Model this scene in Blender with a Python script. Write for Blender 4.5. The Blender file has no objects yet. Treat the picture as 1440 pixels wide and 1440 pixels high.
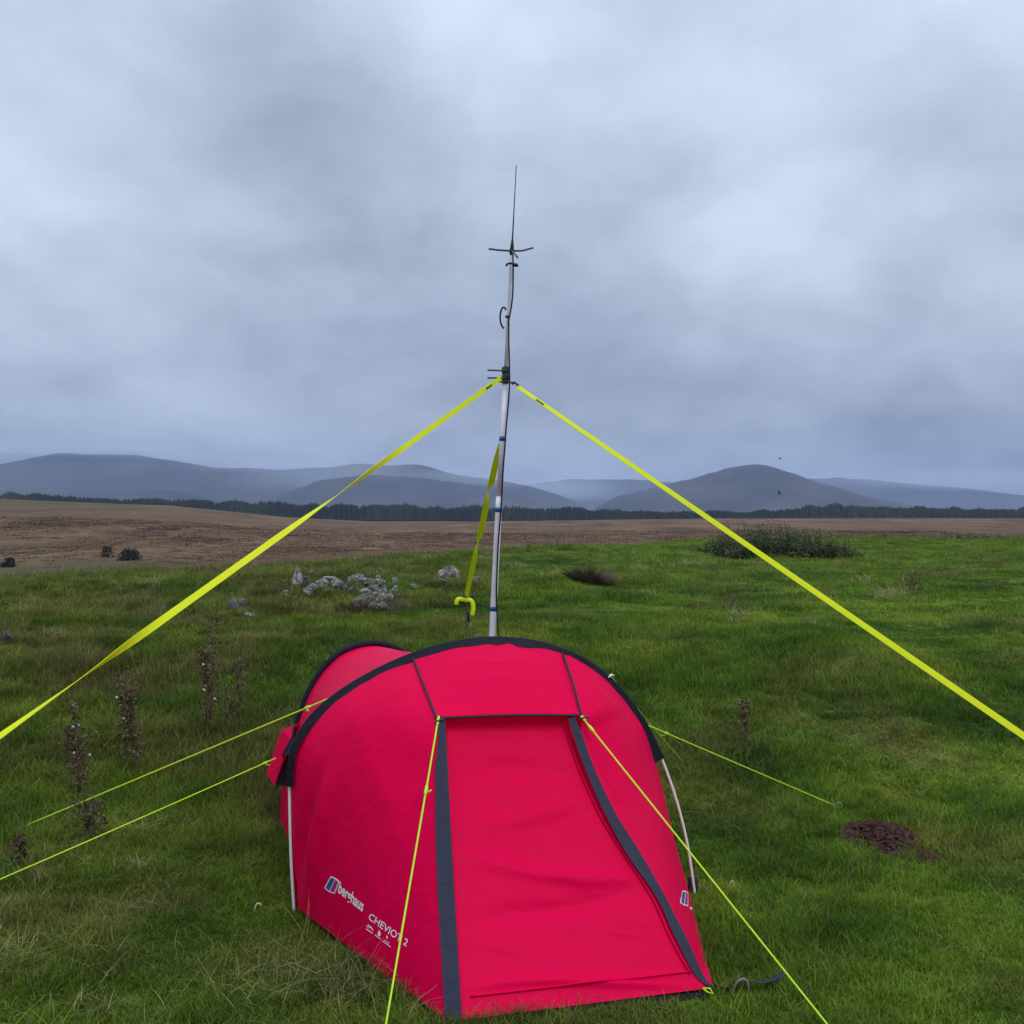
import bpy, bmesh, math, random
import numpy as np
from mathutils import Vector, Matrix
from mathutils.bvhtree import BVHTree
random.seed(7); RNG = np.random.RandomState(11)
R = math.radians
scene = bpy.context.scene
COL = scene.collection

# ------------------------------------------------------------------ camera
F = 1413.0; EYE = 1.6                      # focal length in photo pixels, eye height
cam_d = bpy.data.cameras.new('camera'); cam = bpy.data.objects.new('camera', cam_d); COL.objects.link(cam)
cam.location = (0, 0, EYE); cam.rotation_euler = (R(90), 0, 0)
cam_d.sensor_width = 36; cam_d.lens = 36*F/1440; cam_d.clip_start = .05; cam_d.clip_end = 40000
scene.camera = cam
# ------------------------------------------------------------------ world
W = bpy.data.worlds.new('World'); scene.world = W; W.use_nodes = True
nt = W.node_tree; nt.nodes.clear()
SUN_EL, SUN_AZ = R(52), R(150)
def N(tree, t, **kw):
    n = tree.nodes.new(t)
    for k, v in kw.items(): setattr(n, k, v)
    return n
def mth(tree, op, a, b=None, clamp=False):
    n = N(tree, 'ShaderNodeMath', operation=op, use_clamp=clamp)
    for i, v in enumerate((a, b)):
        if v is None: continue
        if isinstance(v, (int, float)): n.inputs[i].default_value = v
        else: tree.links.new(v, n.inputs[i])
    return n.outputs[0]
L = nt.links.new
sky = N(nt, 'ShaderNodeTexSky', sky_type='NISHITA', sun_disc=False, sun_elevation=SUN_EL, sun_rotation=SUN_AZ)
bg1 = N(nt, 'ShaderNodeBackground'); bg1.inputs[1].default_value = .1; L(sky.outputs[0], bg1.inputs[0])
tc = N(nt, 'ShaderNodeTexCoord'); sep = N(nt, 'ShaderNodeSeparateXYZ'); L(tc.outputs['Generated'], sep.inputs[0])
zc = mth(nt, 'MAXIMUM', sep.outputs[2], 0.0); den = mth(nt, 'ADD', zc, .46)
cx = mth(nt, 'DIVIDE', sep.outputs[0], den); cy = mth(nt, 'DIVIDE', sep.outputs[1], den)
cmb = N(nt, 'ShaderNodeCombineXYZ'); L(cx, cmb.inputs[0]); L(cy, cmb.inputs[1]); cmb.inputs[2].default_value = 5.2
n1 = N(nt, 'ShaderNodeTexNoise'); n1.inputs['Scale'].default_value = 2.5; n1.inputs['Detail'].default_value = 7; n1.inputs['Roughness'].default_value = .44; n1.inputs['Distortion'].default_value = .25
L(cmb.outputs[0], n1.inputs['Vector'])
n2 = N(nt, 'ShaderNodeTexNoise'); n2.inputs['Scale'].default_value = 6.8; n2.inputs['Detail'].default_value = 8; n2.inputs['Roughness'].default_value = .55; n2.inputs['Distortion'].default_value = .3
L(cmb.outputs[0], n2.inputs['Vector'])
nsum = mth(nt, 'ADD', mth(nt, 'MULTIPLY', n1.outputs[0], .70), mth(nt, 'MULTIPLY', n2.outputs[0], .30))
# thinner, lighter banks of cloud at their places in the sky (direction, width, amount)
def skydir(px, py):
    v = Vector(((px-720)/F, 1, -(py-720)/F)); v.normalize(); return v
bank = None
for px, py, wdt, amt in ((90, 250, .17, .11), (700, 110, .10, .12), (1130, 260, .16, .13), (1400, 60, .2, .05), (330, 90, .13, -.08),
                         (560, 230, .14, -.04), (930, 170, .14, -.02), (700, 560, .22, -.05), (1250, 550, .16, -.075), (160, 560, .2, -.07), (400, 420, .15, .04),
                         (1000, 420, .2, -.05), (90, 330, .2, .03)):
    d = skydir(px, py)
    vd = N(nt, 'ShaderNodeVectorMath', operation='DISTANCE'); L(tc.outputs['Generated'], vd.inputs[0]); vd.inputs[1].default_value = d
    g = mth(nt, 'MULTIPLY', mth(nt, 'POWER', 2.718, mth(nt, 'MULTIPLY', mth(nt, 'POWER', vd.outputs['Value'], 2.0), -1/(wdt*wdt))), amt)
    bank = g if bank is None else mth(nt, 'ADD', bank, g)
nsum = mth(nt, 'ADD', nsum, bank)
mr = N(nt, 'ShaderNodeMapRange'); mr.inputs['From Min'].default_value = .25; mr.inputs['From Max'].default_value = .71; L(nsum, mr.inputs['Value'])
cr = N(nt, 'ShaderNodeValToRGB'); L(mr.outputs[0], cr.inputs[0])
e = cr.color_ramp.elements; e[0].position = 0; e[0].color = (.25, .30, .405, 1); e[1].position = 1; e[1].color = (.68, .785, .95, 1)
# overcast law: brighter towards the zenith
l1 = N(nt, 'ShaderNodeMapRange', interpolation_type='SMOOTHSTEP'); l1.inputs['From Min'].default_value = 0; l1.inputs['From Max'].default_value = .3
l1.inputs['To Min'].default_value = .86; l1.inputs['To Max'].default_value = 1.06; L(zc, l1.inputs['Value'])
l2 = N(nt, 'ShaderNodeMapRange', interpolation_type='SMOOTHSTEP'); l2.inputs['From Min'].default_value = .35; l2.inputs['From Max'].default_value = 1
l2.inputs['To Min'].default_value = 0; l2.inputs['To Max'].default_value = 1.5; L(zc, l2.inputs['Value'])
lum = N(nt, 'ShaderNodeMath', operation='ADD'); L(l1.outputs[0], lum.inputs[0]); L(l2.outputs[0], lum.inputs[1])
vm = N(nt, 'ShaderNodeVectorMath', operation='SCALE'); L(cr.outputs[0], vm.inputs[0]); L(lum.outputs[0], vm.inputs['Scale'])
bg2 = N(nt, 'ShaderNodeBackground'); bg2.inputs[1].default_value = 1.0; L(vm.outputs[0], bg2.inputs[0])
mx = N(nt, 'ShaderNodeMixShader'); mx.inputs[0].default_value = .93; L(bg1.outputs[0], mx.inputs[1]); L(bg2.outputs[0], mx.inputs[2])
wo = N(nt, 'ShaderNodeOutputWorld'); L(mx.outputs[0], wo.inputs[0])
# ------------------------------------------------------------------ sun (veiled by cloud)
sl = bpy.data.lights.new('sun', 'SUN'); sl.energy = 1.2; sl.angle = R(25); sl.color = (1, .95, .86)
so = bpy.data.objects.new('sun', sl); COL.objects.link(so); so.rotation_euler = (R(90)-SUN_EL, 0, R(180)-SUN_AZ); so.location = (0, -5, 20)
vs = scene.view_settings; vs.view_transform = 'Standard'; vs.look = 'None'; vs.gamma = 1; vs.exposure = 0; vs.use_curve_mapping = False
scene.cycles.volume_bounces = 1

# ================================================================== helpers
def tag(o, label=None, cat=None, group=None, kind=None):
    if label: o['label'] = label
    if cat: o['category'] = cat
    if group: o['group'] = group
    if kind: o['kind'] = kind
    return o
def mk(name, verts, faces, mats, parent=None, smooth=True, midx=None):
    me = bpy.data.meshes.new(name); me.from_pydata([tuple(v) for v in verts], [], [tuple(f) for f in faces])
    for m in (mats if isinstance(mats, (list, tuple)) else [mats]): me.materials.append(m)
    if smooth: me.polygons.foreach_set('use_smooth', [True]*len(me.polygons))
    if midx is not None: me.polygons.foreach_set('material_index', midx)
    me.update()
    o = bpy.data.objects.new(name, me); COL.objects.link(o)
    if parent:
        o.parent = parent
        o.matrix_parent_inverse = parent.matrix_basis.inverted()
    return o
def empty(name, loc):
    o = bpy.data.objects.new(name, None); o.location = loc; o.empty_display_size = .1; COL.objects.link(o); return o
class MB:
    def __init__(s): s.v = []; s.f = []
    def add(s, v, f):
        b = len(s.v); s.v += [tuple(q) for q in v]; s.f += [tuple(i+b for i in q) for q in f]
    def tube(s, pts, r, n=8, caps=True):
        pts = [Vector(p) for p in pts]; m = len(pts)
        rr = r if isinstance(r, (list, tuple)) else [r]*m
        v = []; f = []; ref = None
        for i, p in enumerate(pts):
            t = (pts[min(i+1, m-1)]-pts[max(i-1, 0)]).normalized()
            if ref is None:
                ref = Vector((0, 0, 1)) if abs(t.z) < .9 else Vector((1, 0, 0))
            a = (ref-t*ref.dot(t)).normalized(); b = t.cross(a); ref = a
            for k in range(n):
                w = 2*math.pi*k/n; v.append(p+(a*math.cos(w)+b*math.sin(w))*rr[i])
        for i in range(m-1):
            for k in range(n):
                f.append((i*n+k, i*n+(k+1) % n, (i+1)*n+(k+1) % n, (i+1)*n+k))
        if caps: f.append(tuple(range(n-1, -1, -1))); f.append(tuple(range((m-1)*n, m*n)))
        s.add(v, f); return s
    def box(s, c, hx, hy, hz, M=None):
        c = Vector(c); v = []
        for x in (-1, 1):
            for y in (-1, 1):
                for z in (-1, 1):
                    q = Vector((x*hx, y*hy, z*hz)); v.append(c+(M @ q if M else q))
        s.add(v, [(0, 1, 3, 2), (4, 6, 7, 5), (0, 4, 5, 1), (2, 3, 7, 6), (0, 2, 6, 4), (1, 5, 7, 3)]); return s
    def build(s, name, mat, parent=None, smooth=True): return mk(name, s.v, s.f, mat, parent, smooth)
def P(px, py, d): return Vector(((px-720)/F*d, d, EYE-(py-720)/F*d))
def resample(pts, n):
    pts = [Vector(p) for p in pts]; m = len(pts); fine = []
    for i in range(m-1):
        p0 = pts[max(i-1, 0)]; p1 = pts[i]; p2 = pts[i+1]; p3 = pts[min(i+2, m-1)]
        for k in range(12):
            t = k/12
            fine.append(.5*((2*p1)+(p2-p0)*t+(2*p0-5*p1+4*p2-p3)*t*t+(3*p1-p0-3*p2+p3)*t**3))
    fine.append(pts[-1])
    L_ = [0]
    for a, b in zip(fine, fine[1:]): L_.append(L_[-1]+(b-a).length)
    out = []; j = 0
    for i in range(n):
        s = L_[-1]*i/(n-1)
        while j < len(fine)-2 and L_[j+1] < s: j += 1
        seg = L_[j+1]-L_[j]; out.append(fine[j].lerp(fine[j+1], min(1, (s-L_[j])/seg) if seg > 1e-9 else 0))
    return out
def hashn(ix, iy, s):
    h = (ix.astype(np.int64)*374761393+iy.astype(np.int64)*668265263+s*1442695041) & 0xffffffff
    h = ((h ^ (h >> 13))*1274126177) & 0xffffffff
    return ((h ^ (h >> 16)) & 0xffffff)/float(0xffffff)
def vnoise(x, y, s=0):
    x = np.asarray(x, float); y = np.asarray(y, float)
    ix = np.floor(x); iy = np.floor(y); fx = x-ix; fy = y-iy
    fx = fx*fx*fx*(fx*(fx*6-15)+10); fy = fy*fy*fy*(fy*(fy*6-15)+10)
    a = hashn(ix, iy, s); b = hashn(ix+1, iy, s); c = hashn(ix, iy+1, s); d = hashn(ix+1, iy+1, s)
    return (a*(1-fx)+b*fx)*(1-fy)+(c*(1-fx)+d*fx)*fy
def fbm(x, y, s=0, o=4):
    t = 0; a = .5; n = 0
    for i in range(o):
        t = t+a*vnoise(x*2**i+i*17.3, y*2**i-i*9.1, s+i); n += a; a *= .5
    return t/n-.5
def sst(a, b, x):
    t = np.clip((x-a)/(b-a), 0, 1); return t*t*(3-2*t)

# ------------------------------------------------------------------ materials
def newmat(name):
    m = bpy.data.materials.new(name); m.use_nodes = True; t = m.node_tree; b = t.nodes['Principled BSDF']
    b.inputs['Specular IOR Level'].default_value = .3
    return m, t, b
def simple(name, col, rough=.6, metal=0, noise=None, bump=0, bscale=200, spec=.3, coord='Object'):
    m, t, b = newmat(name); b.inputs['Roughness'].default_value = rough; b.inputs['Metallic'].default_value = metal
    b.inputs['Specular IOR Level'].default_value = spec
    b.inputs['Base Color'].default_value = (*col, 1)
    tcn = N(t, 'ShaderNodeTexCoord')
    if noise:
        sc, col2, lo, hi = noise
        nn = N(t, 'ShaderNodeTexNoise'); nn.inputs['Scale'].default_value = sc; nn.inputs['Detail'].default_value = 6; t.links.new(tcn.outputs[coord], nn.inputs['Vector'])
        r = N(t, 'ShaderNodeValToRGB'); r.color_ramp.elements[0].position = lo; r.color_ramp.elements[1].position = hi
        r.color_ramp.elements[0].color = (*col, 1); r.color_ramp.elements[1].color = (*col2, 1)
        t.links.new(nn.outputs[0], r.inputs[0]); t.links.new(r.outputs[0], b.inputs['Base Color'])
    if bump:
        nb = N(t, 'ShaderNodeTexNoise'); nb.inputs['Scale'].default_value = bscale; nb.inputs['Detail'].default_value = 5; t.links.new(tcn.outputs[coord], nb.inputs['Vector'])
        bp = N(t, 'ShaderNodeBump'); bp.inputs['Strength'].default_value = bump; bp.inputs['Distance'].default_value = .01
        t.links.new(nb.outputs[0], bp.inputs['Height']); t.links.new(bp.outputs[0], b.inputs['Normal'])
    return m
def fabric(name, col, transl=.22, rough=.5, wr=.24, spec=.05):
    m, t, b = newmat(name); l = t.links.new
    b.inputs['Roughness'].default_value = rough; b.inputs['Specular IOR Level'].default_value = spec
    tcn = N(t, 'ShaderNodeTexCoord')
    mp = N(t, 'ShaderNodeMapping'); mp.inputs['Rotation'].default_value = (.5, .3, .6); mp.inputs['Scale'].default_value = (1.2, 4.5, 2.4); l(tcn.outputs['Object'], mp.inputs[0])
    nz = N(t, 'ShaderNodeTexNoise'); nz.inputs['Scale'].default_value = 2.6; nz.inputs['Detail'].default_value = 5; nz.inputs['Distortion'].default_value = .8; l(mp.outputs[0], nz.inputs['Vector'])
    fine = N(t, 'ShaderNodeTexNoise'); fine.inputs['Scale'].default_value = 900; l(tcn.outputs['Object'], fine.inputs['Vector'])
    h = mth(t, 'ADD', nz.outputs[0], mth(t, 'MULTIPLY', fine.outputs[0], .004))
    bp = N(t, 'ShaderNodeBump'); bp.inputs['Strength'].default_value = wr; bp.inputs['Distance'].default_value = .045; l(h, bp.inputs['Height'])
    r = N(t, 'ShaderNodeMixRGB'); r.inputs[1].default_value = (*[c*.93 for c in col], 1); r.inputs[2].default_value = (*col, 1)
    n3 = N(t, 'ShaderNodeTexNoise'); n3.inputs['Scale'].default_value = 3; l(tcn.outputs['Object'], n3.inputs['Vector']); l(n3.outputs[0], r.inputs[0])
    l(r.outputs[0], b.inputs['Base Color']); l(bp.outputs[0], b.inputs['Normal'])
    tr = N(t, 'ShaderNodeBsdfTranslucent'); l(r.outputs[0], tr.inputs[0]); ms = N(t, 'ShaderNodeMixShader'); ms.inputs[0].default_value = transl
    l(b.outputs[0], ms.inputs[1]); l(tr.outputs[0], ms.inputs[2]); l(ms.outputs[0], t.nodes['Material Output'].inputs[0])
    return m
M_red = fabric('red_nylon', (.88, .0, .072))
M_navy = fabric('navy_fabric', (.026, .027, .052), .02, .6, .25, .2)
M_sleeve = fabric('sleeve_fabric', (.011, .010, .018), .0, .65, .25, .15)
M_black = simple('black_fabric', (.018, .018, .024), .7, bump=.3, bscale=120)
M_pole = simple('white_fibreglass', (.78, .78, .76), .35)
M_line = simple('neon_cord', (.55, .85, .03), .6, bump=.3, bscale=600)
M_strap = simple('neon_webbing', (.84, .90, .012), .65, bump=.25, bscale=500)
def thin(m, k):
    t = m.node_tree; b = t.nodes['Principled BSDF']; tr = N(t, 'ShaderNodeBsdfTranslucent'); tr.inputs[0].default_value = b.inputs['Base Color'].default_value; ms = N(t, 'ShaderNodeMixShader'); ms.inputs[0].default_value = k
    t.links.new(b.outputs[0], ms.inputs[1]); t.links.new(tr.outputs[0], ms.inputs[2]); t.links.new(ms.outputs[0], t.nodes['Material Output'].inputs[0])
thin(M_strap, .3)
M_strapdark = simple('strap_print', (.03, .06, .01), .7)
M_alu = simple('aluminium', (.78, .79, .82), .5, .1, noise=(9, (.62, .63, .67), .4, .7))
M_tape = simple('blue_tape', (.01, .10, .38), .4)
M_rubber = simple('black_plastic', (.012, .013, .018), .5)
M_steel = simple('grey_steel', (.06, .065, .08), .45, .5)
M_white = simple('white_print', (.85, .85, .88), .6)
M_blue = simple('blue_print', (.03, .09, .24), .6)
M_mag = simple('magenta_print', (.45, .01, .16), .6)
M_mesh = simple('dark_mesh', (.01, .01, .013), .8)
M_rock = simple('limestone', (.11, .095, .085), .9, noise=(3.0, (.40, .37, .345), .42, .66), bump=.9, bscale=25)
M_rockd = simple('grey_rock', (.06, .055, .048), .9, noise=(3.5, (.24, .22, .20), .4, .7), bump=.9, bscale=25)
M_soil = simple('molehill_soil', (.026, .011, .008), .95, noise=(30, (.095, .045, .030), .35, .72), bump=1, bscale=60)
M_dead = simple('dead_stem', (.05, .036, .020), .9, noise=(18, (.17, .125, .075), .4, .66))
M_deadp = simple('dry_straw', (.20, .15, .075), .9)
M_seed = simple('pale_fluff', (.5, .47, .38), .9)
M_nettle = simple('nettle_leaf', (.034, .060, .016), .8, noise=(1.2, (.13, .12, .05), .42, .66))
M_heath = simple('dead_bracken', (.07, .05, .03), .9, noise=(4, (.19, .14, .09), .4, .7))
M_wood = simple('weathered_wood', (.16, .12, .085), .9, bump=.4, bscale=60)
M_bird = simple('bird_black', (.01, .01, .012), .8)

# ================================================================== terrain
def crest(px):
    return np.interp(px, [-900, 0, 300, 620, 700, 760, 900, 1000, 1100, 1440, 2400], [14, 15.5, 17, 22.5, 26, 29, 35, 41, 44, 45, 45])
PXE = [-2500, -900, 0, 240, 300, 400, 520, 700, 1000, 1440, 3000]
def moor_edge_z(px):          # height of the far rim of the moor, 850 m out
    ye = np.interp(px, PXE, [700, 700, 704, 712, 717, 727, 733, 733, 729, 728, 728])
    return EYE-(ye-720)/F*850
def H(x, y, detail=True):
    x = np.asarray(x, float); y = np.asarray(y, float)
    r = np.hypot(x, y)
    px = 720+F*np.tan(np.clip(np.arctan2(x, np.maximum(y, 1e-3)), -1.2, 1.2))
    px = np.where(y <= 0, np.where(x < 0, -2500, 4000), px)
    base = .5*sst(4.3, 9.2, y)
    s = r-crest(px)
    low = -6.3-1.0*sst(60, 220, s)
    rim = moor_edge_z(px)
    far = low+(rim-low)*sst(0, 1, np.clip((r-110)/740, 0, 1))**1.0
    far = far+fbm(x/90, y/90, 5)*2.6*sst(60, 160, r)*(1-sst(650, 850, r))*1.0
    far = far+fbm(x/30, y/30, 8)*.9*sst(60, 160, r)*(1-sst(600, 850, r))
    drop = sst(-3, 75, s)
    z = base*(1-drop)+far*drop
    z = np.where(r > 850, rim-2.5*sst(850, 1000, r)-3*sst(1500, 4000, r), z)
    if detail:
        left = sst(-.3, -2.2, x-0*y) if False else np.clip((-x-.6)/2.0, 0, 1)
        near = 1-sst(60, 120, r)
        tb = np.exp(-(x/1.5)**4-((y-4.2)/1.6)**4)
        z = z+near*(1-.75*tb)*(fbm(x*1.1, y*1.1, 21)*.17*(.55+left*1.1)+fbm(x*3.1, y*3.1, 31, 3)*.075*(.6+left)) 
        z = z+near*fbm(x/5, y/5, 41)*.35*sst(8, 16, r)
        # hummock where the stone heap lies
        z = z+.26*np.exp(-((x+1.75)**2/.8+(y-13.0)**2/1.0))+.14*np.exp(-((x+2.8)**2/.5+(y-14.0)**2/.8))
    return z
def Hs(x, y): return float(H(np.array([x]), np.array([y]))[0])
def hit(px, py):
    """where the sight line through a photo pixel meets the ground"""
    dx = (px-720)/F; dz = -(py-720)/F; t = np.concatenate([np.arange(1.5, 60, .02), np.arange(60, 900, .5)])
    zz = EYE+dz*t; h = H(dx*t, t)
    k = np.argmax(zz <= h)
    if zz[k] > h[k]: k = len(t)-1
    return Vector((dx*t[k], t[k], h[k]))

def col_noise_nodes(t, vec, dry_bias=0.0):
    """grass colour from noise at a ground position, shared by the turf sheet and the blades"""
    l = t.links.new
    def nz(scale, det=4, off=0):
        mp = N(t, 'ShaderNodeMapping'); mp.inputs['Location'].default_value = (off, off*1.7, 0); l(vec, mp.inputs[0])
        n = N(t, 'ShaderNodeTexNoise'); n.inputs['Scale'].default_value = scale; n.inputs['Detail'].default_value = det; l(mp.outputs[0], n.inputs['Vector']); return n.outputs[0]
    r1 = N(t, 'ShaderNodeValToRGB'); e = r1.color_ramp.elements
    e[0].position = .36; e[0].color = (.030, .062, .007, 1); e[1].position = .66; e[1].color = (.108, .142, .015, 1)
    mid = e.new(.5); mid.color = (.058, .104, .009, 1)
    l(nz(1.3, 5), r1.inputs[0])
    # dry, brownish turf: more on the left of the tent
    sp = N(t, 'ShaderNodeSeparateXYZ'); l(vec, sp.inputs[0])
    lf = N(t, 'ShaderNodeMapRange'); lf.inputs['From Min'].default_value = 1.5; lf.inputs['From Max'].default_value = -2.5
    lf.inputs['To Min'].default_value = -.03; lf.inputs['To Max'].default_value = .085; l(sp.outputs[0], lf.inputs['Value'])
    dn = mth(t, 'ADD', nz(.9, 6, 13.0), lf.outputs[0])
    r2 = N(t, 'ShaderNodeMapRange'); r2.inputs['From Min'].default_value = .50; r2.inputs['From Max'].default_value = .70
    r2.inputs['To Max'].default_value = .75; l(mth(t, 'ADD', dn, dry_bias), r2.inputs['Value'])
    m = N(t, 'ShaderNodeMixRGB'); l(r2.outputs[0], m.inputs[0]); l(r1.outputs[0], m.inputs[1]); m.inputs[2].default_value = (.105, .090, .028, 1)
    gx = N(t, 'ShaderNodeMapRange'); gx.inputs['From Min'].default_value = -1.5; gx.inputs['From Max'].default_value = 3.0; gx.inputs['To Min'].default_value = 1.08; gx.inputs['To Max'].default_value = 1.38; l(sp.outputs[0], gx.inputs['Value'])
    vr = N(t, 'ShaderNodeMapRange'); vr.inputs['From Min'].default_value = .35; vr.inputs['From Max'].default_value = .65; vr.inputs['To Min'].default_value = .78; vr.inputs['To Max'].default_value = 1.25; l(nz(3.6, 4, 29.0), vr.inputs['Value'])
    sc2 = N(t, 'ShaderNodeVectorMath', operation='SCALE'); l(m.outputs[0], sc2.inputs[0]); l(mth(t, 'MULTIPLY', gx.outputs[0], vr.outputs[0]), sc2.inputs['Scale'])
    return sc2.outputs[0], sp, nz
def ground_mat():
    m, t, b = newmat('turf_and_moor'); l = t.links.new; b.inputs['Roughness'].default_value = .95; b.inputs['Specular IOR Level'].default_value = .1
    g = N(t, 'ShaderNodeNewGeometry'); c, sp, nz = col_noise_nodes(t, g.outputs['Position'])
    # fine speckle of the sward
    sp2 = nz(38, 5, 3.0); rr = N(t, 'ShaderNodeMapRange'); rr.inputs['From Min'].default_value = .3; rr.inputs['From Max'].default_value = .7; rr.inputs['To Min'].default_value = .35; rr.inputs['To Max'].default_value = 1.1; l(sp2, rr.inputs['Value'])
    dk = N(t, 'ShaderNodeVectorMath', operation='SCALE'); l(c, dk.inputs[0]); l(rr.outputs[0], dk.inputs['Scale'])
    at = N(t, 'ShaderNodeAttribute', attribute_name='moor')
    mr_ = N(t, 'ShaderNodeValToRGB'); e = mr_.color_ramp.elements
    e[0].position = .38; e[0].color = (.050, .031, .018, 1); e[1].position = .64; e[1].color = (.20, .145, .075, 1)
    a = e.new(.5); a.color = (.135, .070, .032, 1)
    mp = N(t, 'ShaderNodeMapping'); mp.inputs['Scale'].default_value = (.022, .0055, .02); l(g.outputs['Position'], mp.inputs[0])
    n = N(t, 'ShaderNodeTexNoise'); n.inputs['Scale'].default_value = 1.6; n.inputs['Detail'].default_value = 12; n.inputs['Roughness'].default_value = .70; l(mp.outputs[0], n.inputs['Vector']); 
    n4 = N(t, 'ShaderNodeTexNoise'); n4.inputs['Scale'].default_value = .35; n4.inputs['Detail'].default_value = 6; l(g.outputs['Position'], n4.inputs['Vector'])
    l(mth(t, 'ADD', mth(t, 'MULTIPLY', n.outputs[0], .7), mth(t, 'MULTIPLY', n4.outputs[0], .3)), mr_.inputs[0])
    at2 = N(t, 'ShaderNodeAttribute', attribute_name='olive')
    ol = N(t, 'ShaderNodeMixRGB'); l(at2.outputs['Fac'], ol.inputs[0]); l(mr_.outputs[0], ol.inputs[1]); ol.inputs[2].default_value = (.072, .070, .028, 1)
    mm = N(t, 'ShaderNodeMixRGB'); l(at.outputs['Fac'], mm.inputs[0]); l(dk.outputs[0], mm.inputs[1]); l(ol.outputs[0], mm.inputs[2])
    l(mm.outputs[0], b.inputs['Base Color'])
    bp = N(t, 'ShaderNodeBump'); bp.inputs['Strength'].default_value = .8; bp.inputs['Distance'].default_value = .03; l(sp2, bp.inputs['Height'])
    n6 = nz(.6, 6, 5.0); bp2 = N(t, 'ShaderNodeBump'); bp2.inputs['Strength'].default_value = .9; bp2.inputs['Distance'].default_value = .6; l(mth(t, 'MULTIPLY', n6, at.outputs['Fac']), bp2.inputs['Height']); l(bp.outputs[0], bp2.inputs['Normal'])
    l(bp2.outputs[0], b.inputs['Normal'])
    return m
M_ground = ground_mat()
def terrain():
    ang = np.concatenate([np.linspace(-math.pi, -.75, 60, endpoint=False), np.linspace(-.75, .75, 520, endpoint=False), np.linspace(.75, math.pi, 61)])
    def sheet(name, rad, label):
        A, Rr = np.meshgrid(ang, rad); X = Rr*np.sin(A); Y = Rr*np.cos(A); Z = H(X, Y)
        nr, na = A.shape
        v = np.stack([X, Y, Z], -1).reshape(-1, 3)
        i = np.arange(nr-1)[:, None]*na+np.arange(na-1)[None, :]
        f = np.stack([i, i+1, i+na+1, i+na], -1).reshape(-1, 4)
        me = bpy.data.meshes.new(name); me.vertices.add(len(v)); me.vertices.foreach_set('co', v.ravel())
        me.loops.add(f.size); me.loops.foreach_set('vertex_index', f[:, ::-1].ravel().astype(np.int32)); me.polygons.add(len(f))
        me.polygons.foreach_set('loop_start', np.arange(0, f.size, 4, dtype=np.int32)); me.polygons.foreach_set('use_smooth', np.ones(len(f), bool))
        me.update(calc_edges=True); me.validate()
        px = 720+F*np.tan(np.clip(A, -1.2, 1.2)); s = Rr-crest(px)
        jag = fbm(X/3, Y/3, 61)*9
        leftish = np.clip((560-px)/300, 0, 1)
        moor = sst(2-5*leftish, 10+2*leftish, s+jag)
        at = me.attributes.new('moor', 'FLOAT', 'POINT'); at.data.foreach_set('value', moor.ravel().astype(np.float32))
        ol = np.exp(-((px-80)/170)**2)*np.exp(-((Rr-150)/45)**2)*.9+np.clip((420-px)/500, 0, .5)*sst(300, 700, Rr)+sst(.12, .3, fbm(X/60, Y/25, 71))*.35
        ol = np.clip(ol, 0, 1)
        at = me.attributes.new('olive', 'FLOAT', 'POINT'); at.data.foreach_set('value', ol.ravel().astype(np.float32))
        me.materials.append(M_ground)
        o = bpy.data.objects.new(name, me); COL.objects.link(o); tag(o, kind='structure')
    r0 = np.concatenate([[.02, .4, .9], np.geomspace(1.6, 75, 330)])
    sheet('pasture', r0, '')
    sheet('moor', np.geomspace(75, 9000, 170), '')
terrain()

# ------------------------------------------------------------------ hills
M_hill = simple('hill_heather', (.016, .019, .016), .95, noise=(.004, (.06, .05, .042), .38, .68), coord='Object')
def hill(name, prof, dist, depth, seed, rough=.10):
    px = np.array([p[0] for p in prof], float); py = np.array([p[1] for p in prof], float)
    nu = 200; nv = 40
    u = np.linspace(px[0], px[-1], nu); v = np.linspace(0, 1, nv)
    top = (720-np.interp(u, px, py))/F*dist+EYE
    k = np.ones(3)/3; top = np.convolve(np.pad(top, 1, mode='edge'), k, 'valid')
    top = top+fbm(u/25, u*0, seed)*dist*.0022
    U, V = np.meshgrid(u, v)
    Y = dist+depth*(V-.5)
    X = (U-720)/F*dist*(1+.0*V)
    shape = np.sin(np.pi*np.clip(V, 0, 1))**1.25
    sag = 1+rough*(2.6*fbm(X/420, Y/900, seed+3)-1.2*np.abs(fbm(X/260, Y/1500, seed+6)))*np.clip((1-4*V*(1-V))*5, 0, 1)
    ez = -25
    Z = ez+(top[None, :]-ez)*shape*np.where(np.abs(V-.5) < .08, 1, sag)
    verts = np.stack([X, Y, Z], -1).reshape(-1, 3)
    f = [(j*nu+i, j*nu+i+1, (j+1)*nu+i+1, (j+1)*nu+i) for j in range(nv-1) for i in range(nu-1)]
    o = mk(name, verts, f, M_hill); tag(o, kind='structure'); return o
hill('hill_range', [(-420, 700), (-300, 668), (-120, 655), (0, 656), (60, 645), (95, 638), (130, 640), (190, 639), (250, 649), (300, 657), (380, 660), (460, 659), (505, 652), (545, 655), (585, 652), (608, 658), (640, 668), (700, 674), (740, 683), (790, 697), (815, 712), (830, 724)], 5200, 2200, 3)
hill('hill_spur', [(-300, 700), (-60, 692), (0, 690), (120, 689), (200, 688), (250, 690), (280, 696), (305, 706), (320, 722)], 3600, 900, 9)
hill('hill_shoulder', [(370, 718), (400, 696), (450, 676), (520, 668), (600, 672), (680, 684), (745, 700), (790, 722)], 4300, 1200, 12)
hill('hill_cone', [(826, 724), (845, 711), (870, 698), (930, 684), (1000, 665), (1035, 656), (1058, 652), (1078, 657), (1120, 671), (1160, 684), (1200, 698), (1240, 706), (1290, 722)], 3900, 1500, 15, .07)
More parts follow.
